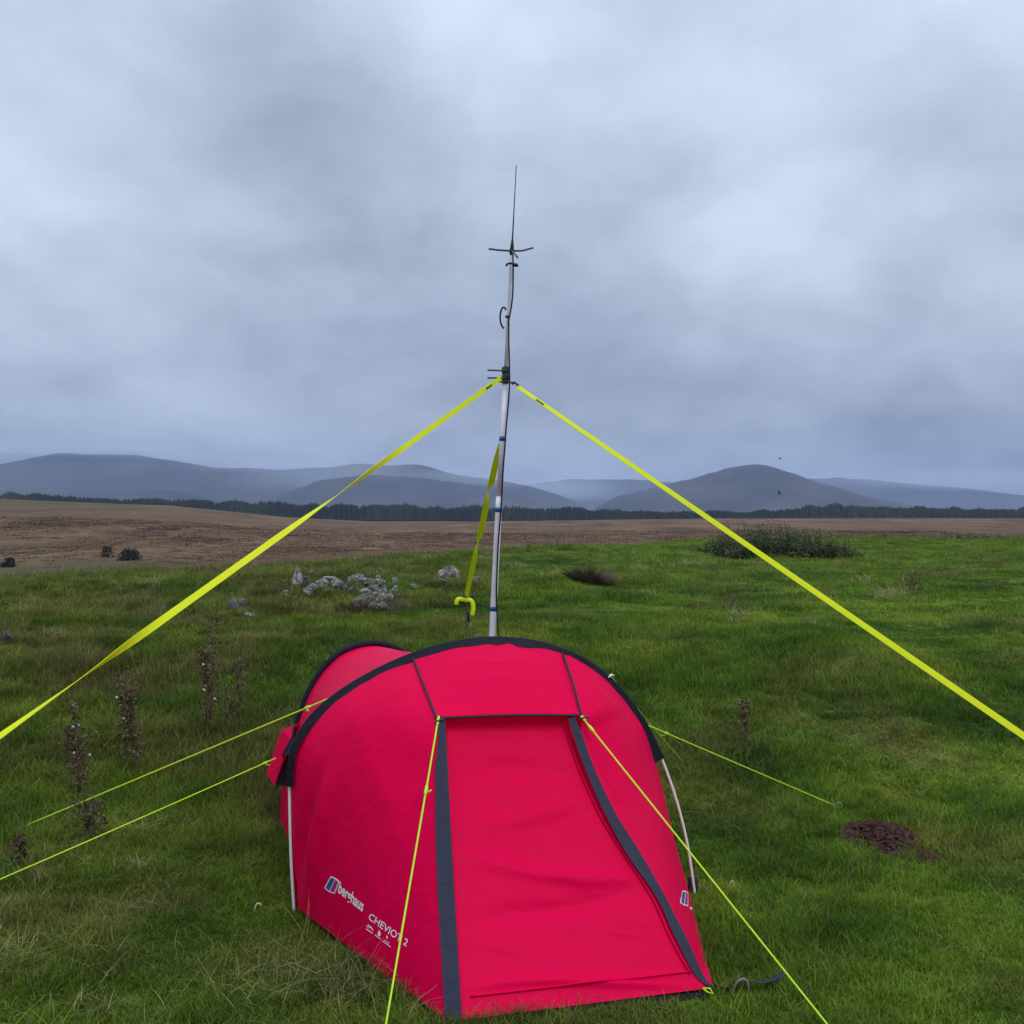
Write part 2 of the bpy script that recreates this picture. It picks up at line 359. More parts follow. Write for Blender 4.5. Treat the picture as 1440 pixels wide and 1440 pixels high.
hill('hill_distant', [(1060, 715), (1110, 680), (1140, 673), (1200, 673), (1300, 682), (1440, 697), (1600, 705), (1750, 724)], 7200, 2200, 18)
hill('hill_faint', [(650, 715), (740, 681), (800, 674), (880, 674), (960, 680), (1060, 690), (1200, 712), (1250, 724)], 7400, 2000, 22)

# ------------------------------------------------------------------ far woods
def conifer(mb, x, y, z, h, w, rnd):
    n = 6; rot = rnd.random()*3
    for zb, zt, rr in ((.08, .62, 1), (.35, .86, .72), (.62, 1.0, .42)):
        v = [(x+math.cos(rot+k*2*math.pi/n)*w*rr*rnd.uniform(.75, 1.1), y+math.sin(rot+k*2*math.pi/n)*w*rr*rnd.uniform(.75, 1.1), z+h*zb) for k in range(n)]+[(x, y, z+h*zt)]
        mb.add(v, [(k, (k+1) % n, n) for k in range(n)])
    mb.tube([(x, y, z-1), (x, y, z+h*.3)], .25, 4, False)
M_con = simple('conifer_needles', (.009, .016, .012), .9, noise=(.012, (.028, .042, .022), .42, .62))
def wood(name, label, x0, x1, tops, n, d0, d1, seed):
    rnd = random.Random(seed); mb = MB()
    tp = [t[0] for t in tops]; ty = [t[1] for t in tops]
    for i in range(n):
        px = rnd.uniform(x0, x1); d = d0+(d1-d0)*rnd.random()**1.6
        X = (px-720)/F*d; z = Hs(X, d); y = np.interp(px, tp, ty)
        zt = EYE-(y-720)/F*((d0+d1)/2)
        h = max(6, (zt-z))*rnd.uniform(.84, 1.0)*(.80+.32*float(vnoise(np.array([px/17.]), np.array([seed*5.]))[0]))
        if rnd.random() < .02: h *= 1.15
        conifer(mb, X, d, z, h, rnd.uniform(2.2, 3.6)*min(1.2, h/14+.3), rnd)
    o = mb.build(name, M_con, smooth=False); tag(o, label, 'wood', kind='stuff')
wood('conifer_forest', 'dark conifer plantation stretching behind the brown moor in the middle', 250, 1075, [(150, 699), (300, 704), (450, 707), (700, 711), (900, 716), (1075, 719)], 3600, 875, 1080, 1)
wood('conifer_forest', 'dark conifer plantation behind the moor, at the foot of the hills on the right', 1040, 1700, [(1040, 719), (1080, 715), (1130, 712), (1200, 706), (1240, 709), (1300, 712), (1380, 714), (1440, 711), (1700, 709)], 2600, 875, 1020, 2)
wood('tree_belt', 'low dark belt of trees along the rim of the moor on the left', -260, 260, [(-260, 690), (0, 691), (60, 693), (90, 699), (250, 702)], 1500, 870, 1000, 3)

# ================================================================== tent
tent = empty('tent', (-.1, 3.9, 0))
tag(tent, 'crimson red two-pole tunnel camping tent with navy trim pitched on the grass', 'tent')
def arch_pt(px, py):           # point on the upright plane of the front hoop
    dx = (px-720)/F; # Y = 4.05+(X+.877)*.107 ; X = dx*Y
    Y = (4.05+.877*.107)/(1-.107*dx); return P(px, py, Y)
ARCH = [(414, 1278), (409, 1200), (407, 1105), (410, 1065), (423, 1031), (446, 1001), (482, 972), (530, 944), (585, 920), (640, 905), (700, 899),
        (760, 906), (810, 923), (850, 949), (885, 987), (910, 1025), (930, 1066), (951, 1125), (967, 1190), (978, 1255)]
A3 = [arch_pt(*p) for p in ARCH]
HL = P(614, 1009, 3.72); HR = P(817, 1005, 3.85)
TL = arch_pt(580, 922); TR = arch_pt(790, 915)
def zero(px, py, z=.02): d = (EYE-z)*F/(py-720); return P(px, py, d)
BL = zero(626, 1435); BR = zero(1003, 1389); BL2 = zero(650, 1434); BR2 = zero(992, 1391)
def edge(pxs, pa, pb):         # an edge given by photo pixels, its distance running from pa to pb by height
    out = []
    for (x, y) in pxs:
        # solve distance along straight line in image y
        ya = 720+(EYE-pa.z)/pa.y*F; yb = 720+(EYE-pb.z)/pb.y*F; t = (y-ya)/(yb-ya)
        inv = (1-t)/pa.y+t/pb.y; out.append(P(x, y, 1/inv))
    return out
def patch(name, A, B, nu, nv, mat, parent, bul=None, off=0.0):
    """surface ruled between two edge curves; bul(s, t) lifts it along its normal"""
    A = resample(A, nv); B = resample(B, nv); v = []
    for j in range(nv):
        for i in range(nu):
            v.append(A[j].lerp(B[j], i/(nu-1)))
    nrm = []
    for j in range(nv):
        for i in range(nu):
            a = v[j*nu+max(i-1, 0)]; b = v[j*nu+min(i+1, nu-1)]; c = v[max(j-1, 0)*nu+i]; d = v[min(j+1, nv-1)*nu+i]
            n = (b-a).cross(d-c); n = n.normalized() if n.length > 1e-9 else Vector((0, -1, 0))
            if n.y > 0: n = -n
            nrm.append(n)
    w = []
    for j in range(nv):
        for i in range(nu):
            k = j*nu+i; q = off+(bul(i/(nu-1), j/(nv-1), v[k]) if bul else 0); w.append(v[k]+nrm[k]*q)
    f = [(j*nu+i, j*nu+i+1, (j+1)*nu+i+1, (j+1)*nu+i) for j in range(nv-1) for i in range(nu-1)]
    return mk(name, w, f, mat, parent), w, f
def n3(p, s, seed): return float(fbm(np.array([p.x*s+p.z*s*.7]), np.array([p.y*s-p.z*s]), seed, 3)[0])
# left side panel
sl_px = [(626, 1435), (619, 1320), (613, 1200), (612, 1100), (613, 1012)]
Bleft = edge(sl_px, BL, HL)
Aleft = [p+Vector((.012, -.012, 0)) for p in A3[:8]]+[TL]
Aleft[0] = zero(419, 1277)
def bulL(s, t, p):
    e = math.sin(math.pi*s)*math.sin(math.pi*min(1, t*1.05))
    fold = math.exp(-((s-.33+.55*(.45-t))/.05)**2)*(t < .5)*math.sin(math.pi*min(1, t*2))
    fold2 = math.exp(-((s-.24+.6*(.45-t))/.035)**2)*(t < .5)*math.sin(math.pi*min(1, t*2))
    return e*(.045+n3(p, 3, 3)*.04)+(.024*fold-.016*fold2)
left_o, LV, LF = patch('side_panel', Aleft, Bleft+[TL], 46, 60, M_red, tent, bulL)
left_o['label'] = 'left red porch wall with printed lettering'
# right side panel
sr_px = [(1003, 1389), (989, 1374), (968, 1328), (935, 1262), (897, 1195), (864, 1142), (835, 1080), (817, 1030), (806, 1008)]
Bright = edge(sr_px, BR, HR)
RFE = [zero(970, 1260), arch_pt(964, 1235), arch_pt(955, 1205), arch_pt(943, 1157), arch_pt(931, 1105), arch_pt(922, 1068)]
Aright = RFE+[p+Vector((-.01, -.012, 0)) for p in A3[15:11:-1]]+[TR]
right_o, RV, RF = patch('side_panel', Aright, Bright[:-1]+[HR, TR], 40, 60, M_red, tent, lambda s, t, p: math.sin(math.pi*s)*math.sin(math.pi*t)*(.03+n3(p, 3, 5)*.03))
right_o['label'] = 'right red porch wall'
# door: sits a little behind the trim
dl_px = [(650, 1434), (643, 1320), (636, 1200), (630, 1100), (627, 1000)]
dr_px = [(996, 1390), (978, 1366), (950, 1315), (926, 1262), (888, 1203), (853, 1148), (824, 1085), (808, 1040), (798, 1000)]
DLt = P(627, 1000, 3.80); DRt = P(797, 1000, 3.91)
Dl = edge(dl_px, BL2, DLt); Dr = edge(dr_px, BR2, DRt)
def bulD(s, t, p):
    w = .0
    for k, (tc_, wd, am, sl_) in enumerate(((.06, .012, .010, -.05), (.30, .03, -.008, .10), (.42, .025, .009, -.12), (.62, .03, .006, .07), (.78, .04, -.007, -.1))):
        w += am*math.exp(-((t-tc_-sl_*(s-.5)-.015*math.sin(s*5+k))/wd)**2)*math.sin(math.pi*s)
    return w*1.5+math.sin(math.pi*s)*math.sin(math.pi*t)*(-.02+n3(p, 2.5, 8)*.06)
door_o, DV, DF = patch('door', Dl, Dr, 50, 110, M_red, tent, bulD)
# door roll-edge piping
MB().tube(resample([p+Vector((-.019, -.014, 0)) for p in Dr[1:]], 60), .005, 6).build('door_piping', M_red, door_o)
MB().tube(resample([p+Vector((.002, -.006, 0)) for p in Dl], 60), .004, 6).build('door_piping', M_red, door_o)
# zip line along the door foot
MB().tube([D+Vector((0, -.008, .0)) for D in [DV[7*50+i] for i in range(2, 49)]], .0035, 5).build('door_hem', M_red, door_o)
zp = BR2+Vector((-.012, -.02, .012)); MB().tube([zp, zp+Vector((.012, -.012, -.006)), zp+Vector((.03, -.016, -.010)), zp+Vector((.022, -.008, .004)), zp], .0028, 6).build('zip_pull', M_line, door_o)
zq = Dl[0]+Vector((.03, -.03, .014)); MB().tube([zq, zq+Vector((.004, -.008, -.03))], .003, 6).build('peg_loop', M_black, door_o)
# navy trim strips on both sides of the door
ltr_in = edge([(650, 1435), (643, 1320), (636, 1200), (631, 1100), (626, 1012)], BL2, HL)
o, TLV, _ = patch('trim_strip', Bleft, ltr_in, 6, 50, M_navy, tent, lambda s, t, p: .004+n3(p, 9, 2)*.004, .004)
rtr_in = edge([(995, 1389), (975, 1370), (948, 1318), (922, 1262), (880, 1200), (849, 1142), (822, 1080), (806, 1035), (798, 1008)], BR2, HR)
o, TRV, _ = patch('trim_strip', Bright, rtr_in, 6, 50, M_navy, tent, lambda s, t, p: .004+n3(p, 9, 4)*.004, .004)
# rain hood over the door
topseg = resample([TL]+[arch_pt(*p)+Vector((0, -.015, -.01)) for p in ((640, 905), (700, 899), (760, 906))]+[TR], 30)
botseg = resample([HL, P(715, 1005, 3.775), HR], 30)
hood_o, HV, HF = patch('hood', topseg, botseg, 24, 40, M_red, tent, lambda s, t, p: math.sin(math.pi*s)*math.sin(math.pi*t)*.025, .004)
MB().tube([p+Vector((0, -.006, -.002)) for p in botseg], .0042, 6).build('piping', M_navy, hood_o)
for a, b, bend in ((TL, HL, (598, 968)), (TR, HR, (806, 962))):
    mid = a.lerp(b, .52)
    q = P(bend[0], bend[1], mid.y-.03)
    MB().tube([p+Vector((0, -.012, 0)) for p in resample([a, q, b], 20)], .0042, 6).build('seam', M_navy, hood_o)
# hoop sleeves
s0 = 2; s1 = 16
path = resample(A3[s0:s1+1], 90)
MB().tube(path, .0125, 10).build('pole_sleeve', M_sleeve, tent)['label'] = 'front hoop sleeve'
IN = [(415, 1105), (418, 1065), (432, 1036), (458, 1005), (494, 977), (537, 952), (590, 930), (642, 915), (700, 909), (757, 918), (800, 938), (834, 962), (866, 998), (890, 1034), (917, 1075)]
inn = [arch_pt(*p)+Vector((0, -.035, 0)) for p in IN]
inn = [Vector((p.x*(1-.035/p.y), p.y, EYE+(p.z-EYE)*(1-.035/p.y))) for p in inn]
def bulS(s, t, p): return .006+.006*math.sin(t*70+3*math.sin(t*23))*s*(1 if t > .55 else .3)
patch('sleeve_band', [p+Vector((0, -.008, 0)) for p in A3[s0:s1+1]], inn, 5, 120, M_sleeve, tent, bulS, .004)
# bare white poles under the sleeves
MB().tube(resample([A3[2]+Vector((-.002, 0, .05)), A3[2], A3[1], A3[0]-Vector((0, 0, .03))], 20), .0062, 8).build('pole', M_pole, tent)
MB().tube(resample([A3[15], A3[16], A3[17], A3[18], A3[19]-Vector((0, 0, .03))], 24), .0062, 8).build('pole', M_pole, tent)
MB().box(A3[0]+Vector((.0, .01, .0)), .009, .008, .02).build('pole_socket', M_black, tent)
MB().box(A3[19]+Vector((-.01, .01, .02)), .02, .01, .04).build('pole_socket', M_black, tent)
# rear hoop, on its own upright plane
RO = Vector((-1.2, 5.08, 0)); RD = Vector((.906, .423, 0))
def rear_pt(px, py):
    dx = (px-720)/F; nx, ny = -RD.y, RD.x
    d = (RO.x*nx+RO.y*ny)/(dx*nx+ny); return P(px, py, d)
RP = [(393, 1168), (396, 1110), (405, 1062), (415, 1028), (427, 992), (438, 966), (456, 939), (482, 916), (519, 905)]
R3 = [rear_pt(*p) for p in RP]
def sof(p): return (p-RO).dot(RD)
sc = sof(R3[-1])
mir = [RO+RD*(2*sc-sof(p))+Vector((0, 0, p.z)) for p in R3[:-1]][::-1]
R3f = R3+mir
R3f[0].z = .02; R3f[-1].z = .02
# body between the hoops
nv = 70; nu = 26
A_ = resample([p+Vector((.0, .012, -.004)) for p in A3[:16]]+[p+Vector((0, .012, 0)) for p in RFE[::-1]], nv); B_ = resample([p+Vector((0, -.0, -.012)) for p in R3f], nv)
v = []
for j in range(nv):
    for i in range(nu):
        u = i/(nu-1); q = A_[j].lerp(B_[j], u); cc = (A_[0].lerp(B_[0], u)+A_[-1].lerp(B_[-1], u))*.5
        k = 1-.05*math.sin(math.pi*u)
        v.append(Vector((cc.x+(q.x-cc.x)*k, cc.y+(q.y-cc.y)*k, q.z*k+n3(q, 3, 17)*.02*math.sin(math.pi*u))))
f = [(j*nu+i, j*nu+i+1, (j+1)*nu+i+1, (j+1)*nu+i) for j in range(nv-1) for i in range(nu-1)]
body_o = mk('body_panel', v, f, M_red, tent)
MB().tube(resample(R3f[2:-2], 90), .018, 10).build('pole_sleeve', M_sleeve, tent)['label'] = 'rear hoop sleeve'
# tail down to the ground behind
tc0 = Vector((-1.06, 6.05, 0)); v = []
T_ = []
for j in range(nv):
    a = math.pi*j/(nv-1); T_.append(tc0+RD*(-.3*math.cos(a))+Vector((0, 0, .02+.24*math.sin(a)**.8)))
for j in range(nv):
    for i in range(20):
        u = i/19; q = B_[j].lerp(T_[j], u); q.z += .07*math.sin(math.pi*u)*min(1, B_[j].z*2); v.append(q)
f = [(j*20+i, j*20+i+1, (j+1)*20+i+1, (j+1)*20+i) for j in range(nv-1) for i in range(19)]
mk('tail_panel', v, f, M_red, tent)
mk('tail_end', T_, [tuple(range(nv))], M_red, tent, smooth=False)
# rear vent cowl on the left flank
va = P(415, 1018, 5.02); vb = P(396, 1027, 5.08); vc = P(375, 1088, 5.05); vd = P(386, 1104, 4.95); ve = P(398, 1066, 4.90); vf = P(412, 1042, 4.92)
back = Vector((.14, .16, -.02))
vent = mk('vent_cowl', [va, vb, vc, vd, ve, vf, va+back, vb+back, vc+back*.6], [(0, 1, 2, 3, 4, 5), (0, 6, 7, 1), (1, 7, 8, 2)], M_red, tent, smooth=False)
mk('mesh_panel', [ve+Vector((.002, .01, 0)), vd+Vector((.002, .01, 0)), P(404, 1106, 4.98), P(411, 1050, 5.0), vf+Vector((.002, .01, 0))], [(0, 1, 2, 3, 4)], M_mesh, vent, smooth=False)
MB().tube([ve+Vector((0, -.01, .01)), vf+Vector((0, -.008, .02)), P(413, 1020, 4.9)], .007, 6).build('cowl_rod', M_navy, vent)
# flank webbing triangle by the sleeve foot
mk('webbing_tab', [P(398, 1063, 4.6), P(413, 1038, 4.3), P(410, 1062, 4.2), P(410, 1060, 4.3)], [(0, 1, 2, 3)], M_navy, tent, smooth=False)
# mud skirt / added black floor sheet keeping grass light out
GS = [zero(424, 1272), BL+Vector((0, .02, 0)), BL2+Vector((0, .0, 0)), zero(800, 1412), zero(927, 1395), BR+Vector((-.01, .015, 0)), zero(964, 1262), Vector((.30, 5.4, .02)), Vector((-.7, 6.2, .02)), Vector((-1.12, 5.2, .02))]
def skirt_line(pts, name):
    pts = resample(pts, 60); v = []; f = []
    for p in pts: v += [Vector((p.x, p.y+.002, .018)), Vector((p.x, p.y-.006, -.03))]
    for i in range(len(pts)-1): f.append((2*i, 2*i+1, 2*i+3, 2*i+2))
    mk(name, v, f, M_black, tent)
skirt_line([zero(500, 1333), zero(560, 1383), zero(600, 1417), zero(627, 1438)], 'mud_skirt')
skirt_line([zero(650, 1437), zero(720, 1428), zero(800, 1416), zero(863, 1407), zero(927, 1400), zero(998, 1394)], 'mud_skirt')
mk('floor_light_block', [Vector((p.x, p.y, .012)) for p in GS], [tuple(range(len(GS)))], M_black, tent, smooth=False)

# webbing tail lying on the grass by the front right corner
def ribbon(pts, w, ang=None, thick=.0012, up=None):
    """flat band; ang(t) turns it about its run"""
    n = len(pts); v = []; f = []
    for i, p in enumerate(pts):
        t = (pts[min(i+1, n-1)]-pts[max(i-1, 0)]).normalized()
        side = t.cross(up if up else Vector((0, 0, 1))).normalized(); nn = side.cross(t).normalized()
        a = ang(i/(n-1)) if ang else 0
        s2 = side*math.cos(a)+nn*math.sin(a); m2 = -side*math.sin(a)+nn*math.cos(a)
        for sx, sy in ((-1, -1), (1, -1), (1, 1), (-1, 1)): v.append(p+s2*sx*w/2+m2*sy*thick)
    for i in range(n-1):
        for k in range(4): f.append((i*4+k, i*4+(k+1) % 4, i*4+4+(k+1) % 4, i*4+4+k))
    f += [(3, 2, 1, 0), tuple(range((n-1)*4, n*4))]
    return v, f
rp = [hit(*q)+Vector((0, 0, z)) for q, z in (((1003, 1392), .02), ((1020, 1397), .015), ((1045, 1399), .035), ((1075, 1397), .035), ((1102, 1394), .05))]
vv, ff = ribbon(resample(rp, 24), .035, lambda t: .5-.3*t)
mk('webbing_tail', vv, ff, M_navy, tent)

# guy lines (sewn to the tent)
def guy(p0, p1, slack=.02, adj=(), r=.0030, name='guy_line', label=None):
    pts = []
    for i in range(25):
        t = i/24; q = p0.lerp(p1, t); q.z -= slack*4*t*(1-t)*.3; pts.append(q)
    g = MB().tube(pts, r, 6).build(name, M_line, tent)
    if label: g['label'] = label
    for t in adj:
        i = int(t*24); q = pts[i]; d = (pts[i+1]-q).normalized(); s = Vector((0, 0, 1)).cross(d).normalized()
        m = MB(); m.tube([q-d*.02, q-d*.008, q+d*.008, q+d*.02], [r*1.2, r*1.9, r*1.9, r*1.2], 7)
        m.tube([q, q+s*.010-d*.008+Vector((0, 0, -.012)), q+s*.015-d*.02+Vector((0, 0, -.016))], r*.8, 5)
        m.build('line_adjuster', M_line, g)
    # second strand running back to the adjuster
    return g
g1a = arch_pt(478, 976); g1b = hit(22, 1168)
guy(g1a, g1b, .0, (.03, .1), .0036); 
ga = P(388, 1066, 5.0); gb = zero(-45, 1256); guy(ga, gb, .01, (.06,), .0030)
gF = HL+Vector((.006, -.015, -.01)); guy(gF, zero(536, 1480), .0, (.03, .26), .0034)
gG = HR+Vector((.006, -.015, -.01)); guy(gG, zero(1190, 1474), .0, (.03, .07), .0032)
gR = arch_pt(911, 1021)+Vector((0, .02, 0)); guy(gR, hit(1178, 1136), .0, (.09,), .0028)
guy(arch_pt(858, 953)+Vector((0, .03, .01)), hit(962, 1074), .02, (), .0018)
for p in (g1a, gF, gG): # grey clips where the lines are sewn on
    MB().tube([p+Vector((.022, 0, .008)), p+Vector((.006, -.005, .003)), p+Vector((-.012, -.006, -.004))], .0045, 6).build('clip', M_steel, tent)
MB().tube([arch_pt(852, 955)+Vector((0, -.01, .0)), arch_pt(860, 948)+Vector((0, -.01, 0)), arch_pt(863, 950)], .004, 6).build('clip', M_white, tent)

# ---- printed lettering, laid on the fabric of the panel
def text_mesh(s, bold=0.0):
    c = bpy.data.curves.new('txt', 'FONT'); c.body = s; c.size = 1; c.resolution_u = 3; c.offset = bold
    o = bpy.data.objects.new('txt', c); COL.objects.link(o)
    me = bpy.data.meshes.new_from_object(o.evaluated_get(bpy.context.evaluated_depsgraph_get()))
    v = [tuple(q.co) for q in me.vertices]; f = [tuple(p.vertices) for p in me.polygons]
    bpy.data.objects.remove(o); bpy.data.curves.remove(c); bpy.data.meshes.remove(me)
    return v, f
eye = Vector((0, 0, EYE))
def lay(bvh, pxy, off):
    d = P(pxy[0], pxy[1], 1.0)-eye; d.normalize()
    loc, nr, _, _ = bvh.ray_cast(eye, d)
    if loc is None: return None
    if nr.dot(d) > 0: nr = -nr
    return loc+nr*off
def printed(name, bvh, pts2, faces, mat, parent, off=.0022):
    v = [lay(bvh, p, off) for p in pts2]
    if any(q is None for q in v): 
        bad = {i for i, q in enumerate(v) if q is None}; faces = [f for f in faces if not bad & set(f)]; v = [q or Vector((0, 0, 0)) for q in v]
    return mk(name, v, faces, mat, parent, smooth=False) if faces else None
bL = BVHTree.FromPolygons(LV, LF); bR = BVHTree.FromPolygons(RV, RF)
def lettering(s, o, xv, yv, mat, bold=0., name='lettering'):
    v, f = text_mesh(s, bold); w = max(q[0] for q in v)
    pts = [(o[0]+q[0]/w*xv[0]+q[1]/.7*yv[0], o[1]+q[0]/w*xv[1]+q[1]/.7*yv[1]) for q in v]
    return printed(name, bL, pts, f, mat, left_o)
lettering('berghaus', (475.5, 1254), (35, 28), (3.0, -15), M_white, .02)
lettering('CHEVIOT 2', (518, 1292), (54, 39), (3.4, -9.0), M_white, .006)
def emblem(bvh, parent, C, cutx=1.0):
    a, b, c, d = [Vector((*q, 0)) for q in C]    # bottom-left, top-left, top-right, bottom-right
    def q(u, v_): return tuple((a.lerp(d, u)).lerp(b.lerp(c, u), v_))[:2]
    def rnd(u0, u1, v0, v1, off, mat, nm, wav=0):
        n = 8; top = []; bot = []
        for i in range(n+1):
            u = u0+(u1-u0)*i/n; k = .07*math.sin(math.pi*u)
            top.append(q(u, v1+k-.03)); bot.append(q(u, v0-k+.03))
        pts = top+bot; f = [(i, i+1, n+2+i, n+1+i) for i in range(n)]
        printed(nm, bvh, pts, f, mat, parent, off)
    rnd(0, 1, 0, 1, .002, M_white, 'emblem'); rnd(.09, .48, .09, .91, .0032, M_blue, 'emblem_panel'); rnd(.56, .91, .09, .91, .0032, M_mag, 'emblem_panel')
emblem(bL, left_o, [(456.5, 1249), (466, 1231.5), (478.5, 1239), (471, 1257.5)])
emblem(bR, right_o, [(955.5, 1270), (959, 1252), (967, 1255), (967, 1275)])
lettering_r = printed('lettering', bR, [(969.5, 1275), (972.5, 1277), (971.8, 1280), (969.5, 1277.5)], [(0, 1, 2, 3)], M_white, right_o)
def small_marks():
    pts = []; fs = []
    def seg(a, b, w=.45):
        dx, dy = b[0]-a[0], b[1]-a[1]; L_ = math.hypot(dx, dy); nx, ny = -dy/L_*w, dx/L_*w; k = len(pts)
        pts.extend([(a[0]+nx, a[1]+ny), (b[0]+nx, b[1]+ny), (b[0]-nx, b[1]-ny), (a[0]-nx, a[1]-ny)]); fs.append((k, k+1, k+2, k+3))
    # fan of three bent strokes
    for k in range(3): seg((516+k*1.6, 1303+k*1.0), (519+k*1.6, 1300.5+k*1.2)); seg((519+k*1.6, 1300.5+k*1.2), (524+k*.8, 1306.5+k))
    seg((515.5, 1306), (525, 1312.5), .6)
    # drop
    k = len(pts); pts.extend([(534, 1307.5), (536, 1312), (535.5, 1316), (533, 1316.5), (531.6, 1313)]); fs.append((k, k+1, k+2, k+3, k+4))
    seg((528, 1314.5), (536, 1320.5), .5)
    # flame over lines
    k = len(pts); pts.extend([(545, 1315), (546.2, 1318.5), (545, 1320.5), (543.8, 1318)]); fs.append((k, k+1, k+2, k+3))
    seg((538.5, 1323), (550, 1331.5), .5); seg((541, 1321.5), (548, 1326.5), .35)
    printed('care_symbols', bL, pts, fs, M_white, left_o)
small_marks()

# ================================================================== mast
def MP(y, dx=0, dy=0): return P(692+(895-y)*.0513+dx, y, 6.5+dy)
mast = empty('radio_mast', MP(1040)); tag(mast, 'tall grey aluminium pole behind the tent carrying a whip aerial with three short radials', 'radio mast')
base = MP(1040); base.z = Hs(base.x, base.y)-.05
MB().tube([base, MP(895), MP(715), MP(700)], .0215, 14).build('lower_pole', M_alu, mast)
MB().tube([MP(703), MP(620), MP(531)], .0175, 14).build('middle_pole', M_alu, mast)
MB().tube([MP(540), MP(450), MP(372), MP(358)], .0120, 12).build('upper_pole', M_alu, mast)
for y, r in ((856, .0228), (717, .0228), (617, .0190)):
    MB().tube([MP(y+3.2), MP(y-3.2)], r, 14).build('tape_band', M_tape, mast)
MB().tube([MP(700.5), MP(698.5)], .0200, 14).build('joint_ring', M_white, mast)
cl = MB(); cl.box(MP(521, 0), .026, .022, .016); cl.box(MP(532, 0, 0), .030, .024, .012); cl.tube([MP(516, 0), MP(540, 0)], .021, 12)
clamp = cl.build('clamp', M_steel, mast, smooth=False)
MB().tube([P(685.5, 520.5, 6.45), P(714, 521.5, 6.45)], .0052, 8).build('bolt', M_steel, clamp)
MB().tube([P(685.5, 531.5, 6.45), P(706, 531.5, 6.45)], .0052, 8).build('bolt', M_steel, clamp)
m = MB(); ring = [P(704+9*math.cos(a)*1.0, 527+6*math.sin(a), 6.46) for a in np.linspace(-1.2, 2.2, 8)]; m.tube(ring, .006, 6); m.build('hook_ring', M_steel, clamp)
m = MB(); m.tube([P(x, y, 6.46) for x, y in ((713, 536), (717, 538), (720, 538), (724, 537), (727, 541), (724, 544), (720, 541), (717, 545), (715, 543))], .006, 6); m.build('hook_ring', M_steel, clamp)
# coax cable down the right side
cab = [P(x, y, 6.46) for x, y in ((721, 356), (721.5, 375), (721.4, 400), (720.5, 420), (717.5, 440), (715.8, 446), (715.2, 455), (715.4, 480), (716, 500), (716.3, 520), (716.5, 540), (714.5, 570), (711.8, 600), (709.8, 630), (707.5, 660), (706, 690), (704.5, 716), (702.5, 740), (700.5, 765), (699, 800), (698, 840), (699.5, 870), (701.5, 895), (704, 930))]
MB().tube(resample(cab, 120), .0055, 7).build('cable', M_rubber, mast)
m = MB(); m.box(P(714, 445.5, 6.46), .016, .01, .007); m.build('cable_clip', M_rubber, mast, smooth=False)
lp = [P(x, y, 6.44) for x, y in ((711.3, 436), (709.5, 432.5), (706.5, 433), (704.2, 439), (703.4, 447), (704.6, 455), (707.2, 460.5), (709.3, 461.5))]
MB().tube(resample(lp, 24), .0062, 7).build('cable_loop', M_rubber, mast)
br = [P(x, y, 6.44) for x, y in ((712, 374.5), (713, 371.5), (717, 370.5), (722, 371), (727, 372.5), (728, 375))]
m = MB(); m.tube(resample(br, 16), .0065, 7); m.box(P(724.5, 372.8, 6.44), .015, .01, .009); m.build('bracket', M_rubber, mast)
ant = MB().tube([MP(362), MP(354), MP(347), MP(338), MP(334)], [.010, .016, .012, .007, .004], 10).build('aerial', M_rubber, mast)
MB().tube([MP(336), MP(300), MP(232)], [.0052, .004, .003], 7).build('whip', M_steel, ant)
hubp = MP(353)
MB().tube([hubp, P(700, 351.5, 6.45), P(687.5, 350, 6.42)], .0062, 7).build('radial', M_steel, ant)
MB().tube([hubp, P(735, 352.5, 6.5), P(749.5, 348.5, 6.55)], .0062, 7).build('radial', M_steel, ant)
MB().tube([hubp, P(724, 357, 6.2), P(727.5, 362, 6.0)], .006, 7).build('radial', M_steel, ant)

# ================================================================== ratchet straps
def strap(name, label, p0, p1, w, angf, group, n=120, sag=.0):
    pts = []
    for i in range(n):
        t = i/(n-1); q = p0.lerp(p1, t); q.z -= sag*4*t*(1-t); pts.append(q)
    root = empty(name, p1); tag(root, label, 'strap', group)
    view = Vector((0, -1, 0))
    v, f = ribbon(pts, w, angf, .0012, up=view)
    mk('webbing', v, f, M_strap, root, smooth=False)
    return root, pts
GRP = 'yellow webbing straps guying the mast'
def tw(pairs):
    xs = [p[0] for p in pairs]; ys = [p[1] for p in pairs]
    return lambda t: float(np.interp(t, xs, ys))
# left strap
top = MP(530, -4, -.03); e1 = P(0, 1040, 3.3); e1b = top+(e1-top)*1.52; e1b.z = .03
Lw = (e1b-top).length
# photo x -> t along the strap
def t_of(px, p0, p1):
    lo, hi = 0, 1
    for _ in range(40):
        mid = (lo+hi)/2; q = p0.lerp(p1, mid); x = 720+F*q.x/q.y
        if (x < px) == (p1.x < p0.x): hi = mid
        else: lo = mid
    return lo
tl1 = t_of(487, top, e1b); tl2 = t_of(135, top, e1b); h90 = math.pi
s1, pl = strap('ratchet_strap', 'yellow webbing strap with two twists running from the mast clamp down to the left edge', top, e1b, .030,
           tw([(0, .5), (tl1-.10, .25), (tl1, math.pi/2), (tl1+.09, math.pi-.25), (tl2-.06, math.pi-.1), (tl2, math.pi*1.5), (tl2+.10, 2*math.pi-.4), (1, 2*math.pi-.2)]), GRP)
topR = P(727, 543, 6.42); e2 = P(1440, 1030, 4.0); e2b = topR+(e2-topR)*1.4; e2b.z = .03
s2, pr = strap('ratchet_strap', 'yellow webbing strap running straight from the mast clamp down to the right edge', topR, e2b, .027, tw([(0, .55), (.3, .2), (1, .1)]), GRP)
topB = MP(619, -2, .03); e3 = P(656, 838, 9.1)
t3a = t_of(689, topB, e3); t3b = t_of(678.5, topB, e3)
